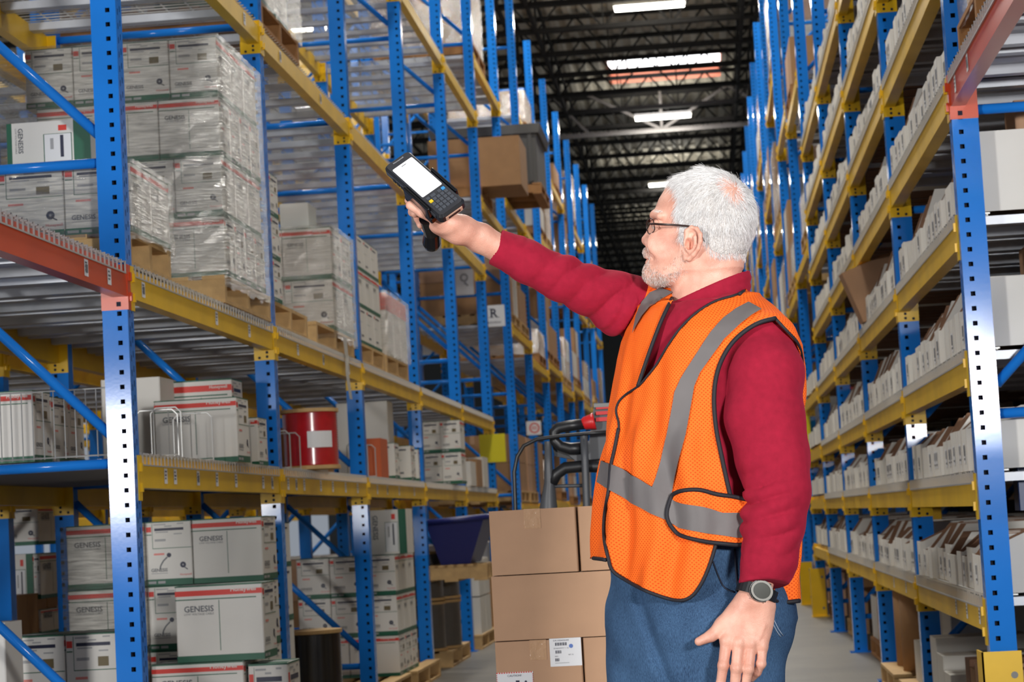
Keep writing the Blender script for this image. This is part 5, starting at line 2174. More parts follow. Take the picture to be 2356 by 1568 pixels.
def sd_rhand(Q):
    d = sd_chain(Q, [R_h(1160, 578, 0.105), R_h(1105, 547, 0.08), R_h(1062, 527, 0.05)], [0.030, 0.0305, 0.0262], 0.01)
    d = smin(d, sd_cap(Q, R_h(1062, 527, 0.05), R_h(1012, 512, 0.035), 0.027, 0.024), 0.02)
    # ball of the thumb, heel of the hand
    d = smin(d, sd_ell(Q, R_h(1028, 514, 0.02), (0.034, 0.020, 0.022)), 0.015)
    d = smin(d, sd_cap(Q, R_h(1050, 540, 0.045), R_h(1016, 520, 0.05), 0.018, 0.017), 0.015)
    # thumb lying along the cradle
    d = smin(d, sd_chain(Q, [R_h(1012, 506, 0.004), R_h(972, 487, -0.012), R_h(944, 472, -0.006)], [0.0150, 0.0122, 0.0098], 0.004), 0.010)
    # fingers come round the far side of the grip
    for c, r in (([(1012, 500, 0.055), (972, 470, 0.075), (944, 458, 0.045), (940, 461, 0.022)], [.0115, .0105, .0098, .0085]),
                 ([(1014, 510, 0.065), (972, 490, 0.090), (950, 487, 0.055), (955, 491, 0.025)], [.0118, .0106, .0098, .0088]),
                 ([(1018, 518, 0.075), (978, 502, 0.100), (963, 502, 0.065), (968, 517, 0.036)], [.0115, .0104, .0096, .0084]),
                 ([(1024, 526, 0.080), (990, 516, 0.112), (974, 518, 0.080), (978, 528, 0.056)], [.0105, .0092, .0084, .0074])):
        d = smin(d, sd_chain(Q, [R_h(*p) for p in c], r, 0.004), 0.005)
    # creases where the thumb bends
    for k in range(3):
        d = smax(d, -sd_cap(Q, R_h(966 + k * 6, 472 + k * 2.5, -0.028), R_h(972 + k * 6, 496 + k * 2, -0.026), 0.0012, 0.0012), 0.003)
    return d


def box_gate(Q, d0, fn, lo, hi, k):
    m = np.all((Q > lo) & (Q < hi), axis=1)
    if m.any():
        d0[m] = smin(d0[m], fn(Q[m]), k)
    return d0


hb = (H0 + (-0.2, -0.16, -0.22), H0 + (0.16, 0.16, 0.16))
lw = L_(1720, 1450)
lb = (lw + (-0.15, -0.09, -0.19), lw + (0.12, 0.1, 0.2))
rw = R_h(1030, 515)
rbx = (rw + (-0.14, -0.12, -0.1), rw + (0.16, 0.2, 0.12))


def sd_body(Q):
    d = sd_cap(Q, P(1640, 730), P(1610, 1250), 0.085, 0.10)
    d = smin(d, sd_cap(Q, NECK0, SH_L, 0.04, 0.045), 0.04)
    d = smin(d, sd_cap(Q, NECK0, SH_R, 0.04, 0.045), 0.04)
    d = smin(d, sd_chain(Q, [SH_L, P(1782, 1090, -0.2), L_(1752, 1290, 0.012)], [0.05, 0.04, 0.034], 0.01), 0.03)
    d = smin(d, sd_chain(Q, [SH_R, P(1290, 640, 0.02), R_h(1160, 578, 0.105)], [0.046, 0.032, 0.030], 0.01), 0.03)
    d = smin(d, sd_chain(Q, [P(1690, 1300, -0.06), P(1680, 1800, -0.08)], [0.08, 0.05]), 0.03)
    d = smin(d, sd_chain(Q, [P(1540, 1300, 0.06), P(1520, 1800, 0.09)], [0.08, 0.05]), 0.03)
    d = box_gate(Q, d, sd_head, hb[0], hb[1], 0.02)
    d = box_gate(Q, d, sd_lhand, lb[0], lb[1], 0.01)
    d = box_gate(Q, d, sd_rhand, rbx[0], rbx[1], 0.01)
    return d


V, F = mesh_sdf(sd_body, (-0.75, 4.2, 0.4), (0.35, 4.95, 1.8), 0.0022)
body_me = np_mesh('body', V - MO, F, [SKIN])
body = add('body', body_me, man)

# ---- shirt
V_SH = [(700, 1490, 1730), (740, 1460, 1775), (770, 1452, 1800), (810, 1446, 1814), (860, 1440, 1816), (920, 1434, 1812), (1000, 1430, 1800), (1070, 1424, 1790), (1150, 1416, 1784), (1220, 1414, 1782), (1300, 1414, 1784)]
trunk = slices_sdf(V_SH, 1.40, 1.18)
SLL = [SH_L + (0, 0, -0.005), P(1762, 860, -0.165), P(1760, 960, -0.185), P(1777, 1050, -0.2), P(1790, 1130, -0.21), P(1780, 1210, -0.22), P(1770, 1285, -0.225), P(1752, 1345, LH + 0.002)]
SLR = [SH_R, P(1430, 698, 0.09), P(1400, 688, 0.07), P(1345, 664, 0.04), P(1287, 637, 0.01), P(1212, 600, -0.015), P(1140, 566, -0.03)]
rSL = [0.066, 0.074, 0.078, 0.071, 0.061, 0.058, 0.055, 0.045]
rSR = [0.072, 0.062, 0.056, 0.049, 0.0455, 0.0440, 0.0385]


def along(Q, pts):
    """arc length of the nearest point on a polyline, and the nearest point"""
    best = None
    s0 = 0.0
    for a, b in zip(pts, pts[1:]):
        ab = b - a
        l = np.linalg.norm(ab)
        t = np.clip(((Q - a) @ ab) / (l * l), 0, 1)
        c = a + t[:, None] * ab
        dd = np.linalg.norm(Q - c, axis=1)
        if best is None:
            best, s, cc = dd, s0 + t * l, c
        else:
            m = dd < best
            best = np.where(m, dd, best)
            s = np.where(m, s0 + t * l, s)
            cc = np.where(m[:, None], c, cc)
        s0 += l
    return s, cc


def fold(x):
    """ridge wave: soft crests, sharper valleys"""
    return np.abs(np.sin(x)) ** 0.8 - 0.5


def sd_shirt(Q):
    d = trunk(Q)
    d = smin(d, sd_cap(Q, NECK0 + (0, 0, 0.0), SH_L, 0.056, 0.060), 0.03)
    d = smin(d, sd_cap(Q, NECK0, SH_R, 0.056, 0.060), 0.03)
    # gentle wrinkles on the trunk
    d = d + 0.0022 * wob(Q, 34, 0.3) + 0.0012 * wob(Q, 80, 1.3)
    # left sleeve
    e = sd_chain(Q, SLL, rSL, 0.02)
    m = e < 0.05
    if m.any():
        q = Q[m]
        s, c = along(q, SLL)
        r = q - c
        az = np.arctan2(r[:, 1], r[:, 0])
        wv = fold(s * 78 + 1.6 * np.sin(az * 1.0 + 0.6) + 2.2 * wob(q, 13, 2.0)) * (0.55 + 0.9 * wob(q, 21, 8))
        amp = 0.0125 * np.exp(-((s - 0.36) / 0.07) ** 2) + 0.012 * np.exp(-((s - 0.54) / 0.045) ** 2) + 0.0010
        e[m] = e[m] - amp * wv * np.clip(1.15 + np.cos(az + 2.4), 0.2, 2) * 0.5 - 0.004 * wob(q, 17, 5) - 0.0016 * wob(q, 46, 6)
    e = np.maximum(e, ((Q - SLL[-1]) @ ((SLL[-1] - SLL[-2]) / np.linalg.norm(SLL[-1] - SLL[-2]) * 0.8 + np.array((0.25, 0, 0)) + np.array((0, -0.1, 0)))))
    # right sleeve
    g = sd_chain(Q, SLR, rSR, 0.02)
    m = g < 0.05
    if m.any():
        q = Q[m]
        s, c = along(q, SLR)
        r = q - c
        az = np.arctan2(r[:, 2], r[:, 1])
        wv = fold(s * 62 + 2.0 * np.sin(az + 0.8) + 2.2 * wob(q, 12, 4.0)) * (0.6 + 0.9 * wob(q, 19, 3))
        L_tot = sum(np.linalg.norm(b - a) for a, b in zip(SLR, SLR[1:]))
        amp = 0.017 * np.exp(-((s - 0.09) / 0.07) ** 2) + 0.006 * np.exp(-((s - 0.23) / 0.05) ** 2) + 0.0006
        cuff = np.clip((s - (L_tot - 0.055)) / 0.006, 0, 1)
        amp = amp * (1 - cuff)
        g[m] = g[m] - amp * wv - 0.0035 * wob(q, 16, 7) * (1 - cuff) - 0.0012 * wob(q, 44, 9) + 0.0012 * np.exp(-((s - (L_tot - 0.052)) / 0.004) ** 2)
    ax = (SLR[-1] - SLR[-2]) / np.linalg.norm(SLR[-1] - SLR[-2])
    ax = ax + np.array((-0.12, 0, 0.0))
    g = np.maximum(g, (Q - SLR[-1]) @ ax)
    d = smin(d, e, 0.007)
    d = smin(d, g, 0.025)
    # mock neck collar, cut by a plane that drops towards the throat
    c = sd_cap(Q, P(1636, 742), P(1648, 640), 0.080, 0.0735)
    c = smin(c, sd_cap(Q, P(1597, 745), P(1586, 683), 0.058, 0.056), 0.03)
    c = c + 0.0012 * np.sin((Q[:, 2] - 0.35 * Q[:, 0]) * 330) * np.clip((Q[:, 0] - P(1620, 0)[0]) * 20, 0, 1)
    a, b = P(1570, 690), P(1699, 634)
    nrm = np.array((-(b[2] - a[2]), 0.0, b[0] - a[0]))
    nrm /= np.linalg.norm(nrm)
    c = np.maximum(c, (Q - a) @ nrm)
    return smin(d, c, 0.012)


V, F = mesh_sdf(sd_shirt, (-0.65, 4.2, 0.85), (0.40, 5.0, 1.6), 0.0036)
shirt = add('shirt', np_mesh('shirt', V - MO, F, [SHIRT]), man)
shirt['label'] = 'maroon long-sleeved shirt with a mock neck'

# ---- vest
V_VE = [(700, 1480, 1736), (740, 1452, 1776), (770, 1440, 1812), (810, 1432, 1830), (860, 1426, 1832), (920, 1420, 1827), (1000, 1416, 1816), (1070, 1408, 1808), (1150, 1398, 1803), (1220, 1396, 1804), (1290, 1398, 1808), (1400, 1408, 1808)]
vtrunk = slices_sdf(V_VE, 1.38, 1.18)


def sd_vest(Q):
    d = vtrunk(Q)
    d = smin(d, sd_cap(Q, NECK0 + (0.0, 0, 0.002), SH_L + (0, 0, 0.002), 0.064, 0.069), 0.03)
    d = smin(d, sd_cap(Q, NECK0 + (0.0, 0, 0.002), SH_R + (0, 0, 0.002), 0.064, 0.068), 0.03)
    # long soft folds that hang from the chest and gather at the waist tab
    dx, dy = Q[:, 0] - P(1610, 900)[0], Q[:, 1] - YM
    th = np.arctan2(dx * LFT[0] + dy * LFT[1], dx * FWD[0] + dy * FWD[1])
    z = Q[:, 2]
    lowz = np.clip((1.42 - z) / 0.35, 0, 1)
    f1 = np.sin(th * 11 + 5 * (z - 1.1) + 0.8 * np.sin(z * 17))
    f2 = np.sin(th * 19 - 9 * (z - 1.1) + 1.2 * np.sin(z * 23 + 1))
    d = d - lowz * (0.0085 * (1 + f1) + 0.0040 * (1 + f2)) - 0.0040 * (1 + wob(Q, 21, 0.7))
    # belly swing of the free front hem
    return d


V, F = mesh_sdf(sd_vest, (-0.35, 4.25, 0.78), (0.32, 4.95, 1.58), 0.0034)
full = BVHTree.FromPolygons([tuple(v) for v in V], [tuple(int(i) for i in f) for f in F])
LEFT_PANEL = [(1722, 652), (1713, 670), (1692, 680), (1650, 692), (1620, 708), (1590, 731), (1560, 763), (1535, 800), (1512, 838), (1490, 866), (1470, 889), (1440, 908), (1422, 928), (1418, 950), (1425, 968), (1425, 990), (1415, 1040), (1408, 1072), (1402, 1130), (1393, 1195), (1394, 1245), (1402, 1285), (1410, 1312), (1450, 1338), (1500, 1364), (1545, 1378), (1575, 1380), (1596, 1369), (1616, 1340), (1632, 1302), (1644, 1262), (1650, 1236), (1684, 1150), (1670, 1100), (1659, 1040), (1649, 980), (1644, 920), (1648, 872), (1660, 832), (1680, 796), (1710, 766), (1746, 744), (1783, 734), (1800, 715), (1760, 660)]
RIGHT_PANEL = [(1560, 640), (1552, 680), (1545, 692), (1530, 725), (1515, 760), (1500, 800), (1485, 845), (1470, 889), (1440, 908), (1422, 928), (1418, 950), (1425, 968), (1425, 990), (1415, 1040), (1408, 1072), (1402, 1130), (1393, 1195), (1394, 1245), (1398, 1287), (1366, 1283), (1330, 1281), (1330, 640)]
BACK_EDGE = [(1783, 734), (1812, 765), (1832, 786), (1842, 813), (1845, 850), (1841, 895), (1838, 935), (1900, 935), (1900, 630), (1722, 630), (1740, 690)]
BACK_LOW = [(1712, 1150), (1900, 1150), (1900, 1382), (1838, 1382), (1790, 1386), (1770, 1372), (1730, 1320)]
# face normals and pixels
c = V[F].mean(1)
nv = np.cross(V[F[:, 2]] - V[F[:, 0]], V[F[:, 3]] - V[F[:, 1]])
nv /= np.linalg.norm(nv, axis=1)[:, None] + 1e-12
view = c - np.array(CAM)
view /= np.linalg.norm(view, axis=1)[:, None]
fac = -(nv * view).sum(1)
if np.mean(((c - np.array([P(1610, 1000)[0], YM, 0])) * nv)[:, :2].sum(1)) < 0:
    F = F[:, ::-1].copy()
    fac = -fac
    nv = -nv
px, py = pix_np(c)
front = fac > 0.0
keep = front & (inpoly(px, py, LEFT_PANEL) | inpoly(px, py, RIGHT_PANEL) | inpoly(px, py, BACK_EDGE) | inpoly(px, py, BACK_LOW))
zc = c[:, 2]
zhem_b, zhem_f = P(1800, 1384)[2], P(1366, 1283)[2]
bk = ~front & (zc < P(1700, 664)[2]) & (zc > np.where(px < 1560, zhem_f, zhem_b))
dR = np.linalg.norm(c - (SH_R + (-0.06, 0.0, -0.045)), axis=1)
bk &= dR > 0.085
nk = np.linalg.norm((c - P(1645, 700))[:, :2], axis=1)
bk &= ~((px < 1690) & (zc > P(1645, 712)[2]))
bk &= ~((nk < 0.088) & (zc > P(1645, 688)[2]))
keep |= bk
# open the armhole on the near side also where it turns away from the camera
keep &= ~((~front) & (px > 1700) & (py > 745) & (py < 930) & (fac > -0.15) & (px < 1838))


def snap_border(V, F, keep, polys, tol=7.0):
    """pull the cut edge onto the drawn outline so that it runs cleanly"""
    Fk = F[keep]
    used = np.unique(Fk)
    mp = -np.ones(len(V), int)
    mp[used] = np.arange(len(used))
    Vk, Fk = V[used].copy(), mp[Fk]
    E = np.sort(np.concatenate([Fk[:, [0, 1]], Fk[:, [1, 2]], Fk[:, [2, 3]], Fk[:, [3, 0]]]), 1)
    u, n = np.unique(E, axis=0, return_counts=True)
    b = np.unique(u[n == 1])
    x, y = pix_np(Vk[b])
    best = np.full(len(b), 1e9)
    tx, ty = x.copy(), y.copy()
    for poly in polys:
        for i in range(len(poly)):
            a, c_ = np.array(poly[i], float), np.array(poly[(i + 1) % len(poly)], float)
            d = c_ - a
            t = np.clip(((x - a[0]) * d[0] + (y - a[1]) * d[1]) / (d @ d + 1e-9), 0, 1)
            qx, qy = a[0] + t * d[0], a[1] + t * d[1]
            r = np.hypot(qx - x, qy - y)
            m = r < best
            best[m], tx[m], ty[m] = r[m], qx[m], qy[m]
    for k in np.nonzero((best < tol))[0]:
        dr = ray(float(tx[k]), float(ty[k]))
        h = full.ray_cast(CAM, dr)
        if h[0] is not None and (h[0] - Vector(Vk[b[k]])).length < 0.03:
            Vk[b[k]] = h[0]
    return Vk, Fk


Vk, Fk = snap_border(V, F, keep, [LEFT_PANEL, RIGHT_PANEL, BACK_EDGE, BACK_LOW])
vest_me = np_mesh('vest', Vk - MO, Fk, [VEST])


def body_uv(me):
    co = np.empty(len(me.vertices) * 3, np.float32)
    me.vertices.foreach_get('co', co)
    co = co.reshape(-1, 3) + MO
    li = np.empty(len(me.loops), np.int32)
    me.loops.foreach_get('vertex_index', li)
    q = co[li]
    th = np.arctan2(q[:, 0] - P(1610, 900)[0], -(q[:, 1] - YM))
    uv = np.stack([th * 0.19, q[:, 2]], 1).astype(np.float32)
    lay = me.uv_layers.new(name='UVMap')
    lay.data.foreach_set('uv', uv.ravel())


body_uv(vest_me)
vest = add('vest', vest_me, man)
vest['label'] = 'orange mesh safety vest with grey reflective stripes'
so = vest.modifiers.new('thickness', 'SOLIDIFY')
so.thickness = 0.0022
so.offset = -1


def on_vest(px_, py_, off=0.0, bvh=None):
    t = bvh or full
    h = t.ray_cast(CAM, ray(px_, py_))
    if h[0] is None:                    # just past the outline: nearest point of the cloth
        dr = ray(px_, py_)
        h = t.find_nearest(CAM + dr * (YM / dr.y))
    n = h[1] if h[1].dot(h[0] - CAM) < 0 else -h[1]
    return h[0] + n * off


from mathutils.geometry import delaunay_2d_cdt


def dense(poly, step, closed=True):
    out_ = []
    n = len(poly)
    for i in range(n if closed else n - 1):
        a, b = np.array(poly[i], float), np.array(poly[(i + 1) % n], float)
        k = max(1, int(np.hypot(*(b - a)) / step))
        for j in range(k):
            out_.append(a + (b - a) * j / k)
    if not closed:
        out_.append(np.array(poly[-1], float))
    return out_


def curve_px(pts, step=5):
    """smooth open curve through pixel points (Catmull-Rom)"""
    p = [np.array(q, float) for q in pts]
    p = [2 * p[0] - p[1]] + p + [2 * p[-1] - p[-2]]
    o = []
    for i in range(1, len(p) - 2):
        n = max(2, int(np.hypot(*(p[i + 1] - p[i])) / step))
        for j in range(n):
            t = j / n
            o.append(0.5 * ((2 * p[i]) + (-p[i - 1] + p[i + 1]) * t + (2 * p[i - 1] - 5 * p[i] + 4 * p[i + 1] - p[i + 2]) * t * t + (-p[i - 1] + 3 * p[i] - 3 * p[i + 1] + p[i + 2]) * t ** 3))
    o.append(p[-2])
    return o


def patch(name, poly, off, m, parent, step=7.0, thick=0.001):
    """a piece of cloth cut to an outline and laid on the vest"""
    b = dense(poly, step)
    x0, y0 = np.min(b, 0)
    x1, y1 = np.max(b, 0)
    gx, gy = np.meshgrid(np.arange(x0, x1, step), np.arange(y0, y1, step))
    gx, gy = gx.ravel(), gy.ravel()
    ins = inpoly(gx, gy, poly)
    pts = [Vector((float(q[0]), float(q[1]))) for q in b]
    nb_ = len(pts)
    B = np.array(b)
    for x, y in zip(gx[ins], gy[ins]):
        if np.min(np.hypot(B[:, 0] - x, B[:, 1] - y)) > step * 0.5:
            pts.append(Vector((float(x), float(y))))
    vs, es, fs, *_ = delaunay_2d_cdt(pts, [(i, (i + 1) % nb_) for i in range(nb_)], [list(range(nb_))], 1, 1e-4)
    V3 = [tuple(on_vest(v.x, v.y, off) - man.location) for v in vs]
    me = bpy.data.meshes.new(name)
    me.from_pydata(V3, [], [tuple(f) for f in fs])
    me.materials.append(m)
    me.polygons.foreach_set('use_smooth', [True] * len(me.polygons))
    o = add(name, me, parent)
    if parent is not man:
        o.parent = parent
    if len(me.polygons) and me.polygons[len(me.polygons) // 2].normal.y > 0:
        me.flip_normals()
    if thick > 0.0015:
        md = o.modifiers.new('thickness', 'SOLIDIFY')
        md.thickness = thick
        md.offset = -1
    return o


def binding(px_pts, parent, off=0.003, r=0.0042, smooth=True):
    q = curve_px(px_pts, 6) if smooth else px_pts
    mb = MB()
    pts = [on_vest(float(a), float(b), off) - man.location for a, b in q]
    # relax
    for _ in range(3):
        pts = [pts[0]] + [(pts[i - 1] + pts[i] * 2 + pts[i + 1]) / 4 for i in range(1, len(pts) - 1)] + [pts[-1]]
    mb.tube(pts, r, 8)
    return add('binding', mb.mesh('binding', [BIND], True), parent)


# reflective stripes
SHOULDER_STRIPE = [(1722, 697), (1695, 711), (1665, 733), (1638, 762), (1612, 800), (1588, 838), (1566, 872), (1553, 902), (1546, 945), (1536, 1000), (1522, 1058), (1508, 1105), (1502, 1122), (1546, 1143), (1552, 1118), (1566, 1052), (1579, 1000), (1589, 945), (1599, 888), (1612, 856), (1640, 818), (1668, 780), (1700, 750), (1730, 727), (1752, 714)]
patch('reflective_stripe', SHOULDER_STRIPE, 0.0042, REFL, vest)
patch('reflective_stripe', [(1522, 664), (1552, 674), (1524, 690), (1497, 708), (1480, 728), (1466, 752), (1458, 768), (1466, 728), (1478, 697), (1498, 674)], 0.0042, REFL, vest)
patch('reflective_stripe', [(1408, 1068), (1432, 1078), (1470, 1100), (1508, 1124), (1546, 1143), (1552, 1170), (1545, 1202), (1500, 1181), (1450, 1153), (1403, 1127)], 0.0046, REFL, vest)
patch('reflective_stripe', [(1386, 1059), (1405, 1067), (1401, 1124), (1376, 1109)], 0.0042, REFL, vest)
# side tab
TAB = [(1732, 1147), (1690, 1143), (1640, 1135), (1604, 1127), (1577, 1127), (1554, 1137), (1539, 1158), (1533, 1184), (1540, 1207), (1560, 1225), (1592, 1237), (1640, 1248), (1700, 1253), (1738, 1253), (1760, 1250), (1760, 1150)]
tab = patch('side_tab', TAB, 0.0085, VEST, vest, thick=0.002)
body_uv(tab.data)
patch('reflective_stripe', [(1549, 1148), (1600, 1162), (1660, 1178), (1722, 1180), (1758, 1180), (1758, 1235), (1690, 1236), (1620, 1225), (1570, 1213), (1540, 1202), (1537, 1178)], 0.0108, REFL, vest)
binding(TAB[:14], vest, 0.009, 0.0045)
# edges
binding([(1548, 688), (1530, 725), (1515, 760), (1500, 800), (1485, 845), (1470, 889)], vest)
binding([(1722, 655), (1713, 670), (1692, 680), (1650, 692), (1620, 708), (1590, 731), (1560, 763), (1535, 800), (1512, 838), (1490, 866), (1470, 889), (1440, 908), (1422, 928), (1418, 950), (1425, 968), (1425, 990)], vest, 0.002, 0.0026)
binding([(1425, 985), (1415, 1040), (1408, 1072), (1403, 1125), (1393, 1195), (1394, 1245), (1402, 1285), (1410, 1312), (1450, 1338), (1500, 1364), (1545, 1378), (1575, 1380), (1596, 1369), (1616, 1340), (1632, 1302), (1644, 1262), (1648, 1246)], vest, 0.003, 0.0038)
binding([(1368, 1283), (1396, 1287)], vest, 0.003, 0.0042)
binding([(1680, 1146), (1670, 1100), (1659, 1040), (1649, 980), (1644, 920), (1648, 872), (1660, 832), (1680, 796), (1710, 766), (1746, 744), (1783, 734)], vest, 0.003, 0.0046)
binding([(1783, 734), (1812, 765), (1832, 786), (1842, 813), (1845, 850), (1841, 895), (1838, 932)], vest, 0.002, 0.0032)
binding([(1770, 1376), (1790, 1385), (1836, 1381)], vest, 0.004, 0.0045)
binding([(1715, 652), (1722, 660), (1716, 672), (1700, 679)], vest, 0.004, 0.004)

# ---- jeans
J_S = [(1225, 1416, 1782), (1270, 1412, 1788), (1320, 1416, 1782), (1360, 1416, 1792), (1400, 1410, 1814), (1432, 1403, 1826), (1465, 1402, 1818), (1510, 1406, 1800), (1575, 1410, 1786), (1680, 1418, 1776)]
hips = slices_sdf(J_S, 1.2, 1.2)
LEG_L = [P(1690, 1400, -0.07), P(1678, 1568, -0.075), P(1676, 1760, -0.085), P(1684, 2100, -0.07), P(1690, 2215, -0.06)]
LEG_R = [P(1508, 1400, 0.075), P(1500, 1568, 0.08), P(1494, 1760, 0.075), P(1502, 2100, 0.10), P(1506, 2215, 0.11)]


def sd_jeans(Q):
    d = hips(Q)
    l = sd_chain(Q, LEG_L, [0.118, 0.104, 0.082, 0.070, 0.072], 0.02)
    r = sd_chain(Q, LEG_R, [0.100, 0.092, 0.078, 0.068, 0.070], 0.02)
    zl = 0.035
    l = np.maximum(l, zl - Q[:, 2])
    r = np.maximum(r, zl - Q[:, 2])
    d = smin(smin(d, l, 0.03), smin(d, r, 0.03), 0.015)
    pxx, pyy = Q[:, 0], Q[:, 2]
    # crease that runs from the fly down the inside leg, soft drapes
    a, b = P(1462, 1370, -0.2), P(1545, 1600, -0.2)
    t = np.clip(((pxx - a[0]) * (b[0] - a[0]) + (pyy - a[2]) * (b[2] - a[2])) / ((b[0] - a[0]) ** 2 + (b[2] - a[2]) ** 2), 0, 1)
    dl = np.hypot(pxx - a[0] - t * (b[0] - a[0]), pyy - a[2] - t * (b[2] - a[2]))
    d = d + 0.012 * np.exp(-(dl / 0.012) ** 2) * (Q[:, 1] < YM + 0.05)
    d = d - 0.0016 * np.sin((Q[:, 0] * 0.9 + Q[:, 2]) * 55 + 3.0 * wob(Q, 8, 1.0)) - 0.003 * wob(Q, 19, 3.0)
    return d


V, F = mesh_sdf(sd_jeans, (-0.35, 4.25, 0.0), (0.32, 4.95, 0.98), 0.0045)
jeans = add('jeans', np_mesh('jeans', V - MO, F, [DENIM]), man)
jeans['label'] = 'faded blue denim jeans'
jb = BVHTree.FromPolygons([tuple(v) for v in V], [tuple(int(i) for i in f) for f in F])
SEAM = mat('seam_thread', (20, 28, 48), 0.8)


def seam(pts, r=0.0022):
    mb = MB()
    q = [on_vest(float(a), float(b), 0.0006, jb) - man.location for a, b in curve_px(pts, 8)]
    mb.tube(q, r, 6)
    add('seam', mb.mesh('seam', [SEAM], True), jeans)


seam([(1690, 1262), (1692, 1300), (1697, 1350), (1700, 1390)])
seam([(1640, 1290), (1655, 1330), (1668, 1352), (1690, 1362)], 0.0018)
LTH = mat('pale_thread', (150, 164, 184), 0.8)
for k in range(2):
    SEAM = LTH
    seam([(1776 + 5 * k, 1430 - 3 * k), (1786 + 5 * k, 1450 - 3 * k), (1796 + 5 * k, 1464 - 3 * k)], 0.0012)

# shoes under the hems
LEATHER = mat('brown_leather', (70, 50, 36), 0.5)
for nm, LG, yaw in (('left', LEG_L, 0.75), ('right', LEG_R, 0.95)):
    c0 = LG[-1] * (1, 1, 0)
    dv = np.array((-math.sin(yaw), -math.cos(yaw), 0))

    def sd_shoe(Q, c0=c0, dv=dv):
        d = sd_cap(Q, c0 + (0, 0, 0.05), c0 + dv * 0.17 + (0, 0, 0.035), 0.046, 0.040)
        d = smin(d, sd_cap(Q, c0 + (0, 0, 0.05), c0 + (0, 0, 0.11), 0.044, 0.042), 0.02)
        return smax(d, 0.004 - Q[:, 2], 0.004)
    Vs, Fs = mesh_sdf(sd_shoe, c0 - (0.26, 0.26, 0.02), c0 + (0.26, 0.26, 0.2), 0.005)
    add('shoe', np_mesh('shoe', Vs - MO, Fs, [LEATHER]), man)

# ---- hair: short white strands rooted on the scalp, moustache and beard
HAIR = bpy.data.materials.new('white_hair')
HAIR.use_nodes = True
hn = HAIR.node_tree
hb_ = hn.nodes['Principled BSDF']
ci = hn.nodes.new('ShaderNodeHairInfo')
hr = hn.nodes.new('ShaderNodeValToRGB')
hr.color_ramp.elements[0].position = 0.0
hr.color_ramp.elements[0].color = lin((186, 180, 178)) + (1,)
hr.color_ramp.elements[1].position = 0.55
hr.color_ramp.elements[1].color = lin((244, 243, 243)) + (1,)
hn.links.new(ci.outputs['Random'], hr.inputs[0])
hn.links.new(hr.outputs[0], hb_.inputs['Base Color'])
hb_.inputs['Roughness'].default_value = 0.30
HAIRB = HAIR.copy()
HAIRB.name = 'beard_hair'
HAIRB.node_tree.nodes['Color Ramp'].color_ramp.elements[0].color = lin((150, 118, 98)) + (1,)
HAIRB.node_tree.nodes['Color Ramp'].color_ramp.elements[0].position = 0.12
HAIRB.node_tree.nodes['Color Ramp'].color_ramp.elements[1].color = lin((238, 234, 230)) + (1,)

bm_co = np.empty(len(body_me.vertices) * 3, np.float32)
body_me.vertices.foreach_get('co', bm_co)
bco = bm_co.reshape(-1, 3).astype(float) + MO
pf = np.empty(len(body_me.loops), np.int32)
body_me.loops.foreach_get('vertex_index', pf)
bf = pf.reshape(-1, 4) if len(pf) % 4 == 0 and len(pf) == 4 * len(body_me.polygons) else None
fc = bco[bf].mean(1)
fn = np.empty(len(body_me.polygons) * 3, np.float32)
body_me.polygons.foreach_get('normal', fn)
fn = fn.reshape(-1, 3).astype(float)
inh = np.all((fc > hb[0]) & (fc < hb[1]), axis=1)
fc, fn = fc[inh], fn[inh]
hq = to_head(fc)
# work on the side view as traced: unfold both sides to the photo's pixels
hx = 1620 + (hq[:, 0] * math.cos(EPS)) / (YM / FPX)
px_h, py_h = pix_np(H0 + np.stack([hq[:, 0] * math.cos(EPS), np.zeros(len(hq)), hq[:, 2]], 1))
tt = -hq[:, 1]
HAIRP = [(1534, 424), (1552, 428), (1574, 442), (1581, 460), (1570, 482), (1568, 500), (1578, 514), (1583, 535), (1580, 552), (1587, 552), (1590, 538), (1604, 528), (1622, 532), (1632, 550), (1634, 572), (1642, 592), (1668, 603), (1706, 597), (1760, 590), (1770, 380), (1600, 370), (1500, 400)]
is_hair = inpoly(px_h, py_h, HAIRP) & (np.abs(tt) < 0.0795)
# thin crown
crown = hp(1694, 448, 0.046)
cv = hq - hp(1690, 448, 0.044)
cu_ax, cw_ax = np.array((0.50, 0, -0.866)), np.array((0.866, 0, 0.5))
cd = np.sqrt(((cv @ cu_ax) / 1.9) ** 2 + (cv @ cw_ax) ** 2 + (cv[:, 1] / 1.3) ** 2)
thin = np.clip((cd - 0.006) / 0.024, 0.06, 1)
temple = np.where((px_h < 1575) & (py_h < 470), 0.42, 1.0)
RH = np.random.default_rng(11)


def strands(name, roots, dirs, nrm, ln, rad, mt, parent, npt=5, lift=0.25, curl=0.1, droop=0.25):
    n = len(roots)
    pts = np.zeros((n, npt, 3))
    cur = roots.copy()
    dr = dirs + nrm * lift
    dr /= np.linalg.norm(dr, axis=1)[:, None]
    pts[:, 0] = cur - nrm * 0.001
    for k in range(1, npt):
        cur = cur + dr * (ln / (npt - 1))[:, None]
        pts[:, k] = cur
        dr = dr - nrm * (lift * 0.42) + RH.normal(0, curl, (n, 3)) + np.array((0, 0, -droop * 0.15))
        dr /= np.linalg.norm(dr, axis=1)[:, None]
    cu = bpy.data.hair_curves.new(name)
    cu.add_curves([npt] * n)
    cu.attributes['position'].data.foreach_set('vector', (pts - MO).astype(np.float32).ravel())
    ra = cu.attributes.get('radius') or cu.attributes.new('radius', 'FLOAT', 'POINT')
    ra.data.foreach_set('value', np.tile(np.linspace(rad, rad * 0.4, npt), n).astype(np.float32))
    cu.materials.append(mt)
    o = bpy.data.objects.new(name, cu)
    COL.objects.link(o)
    o.parent = parent
    o['kind'] = 'stuff'
    return o


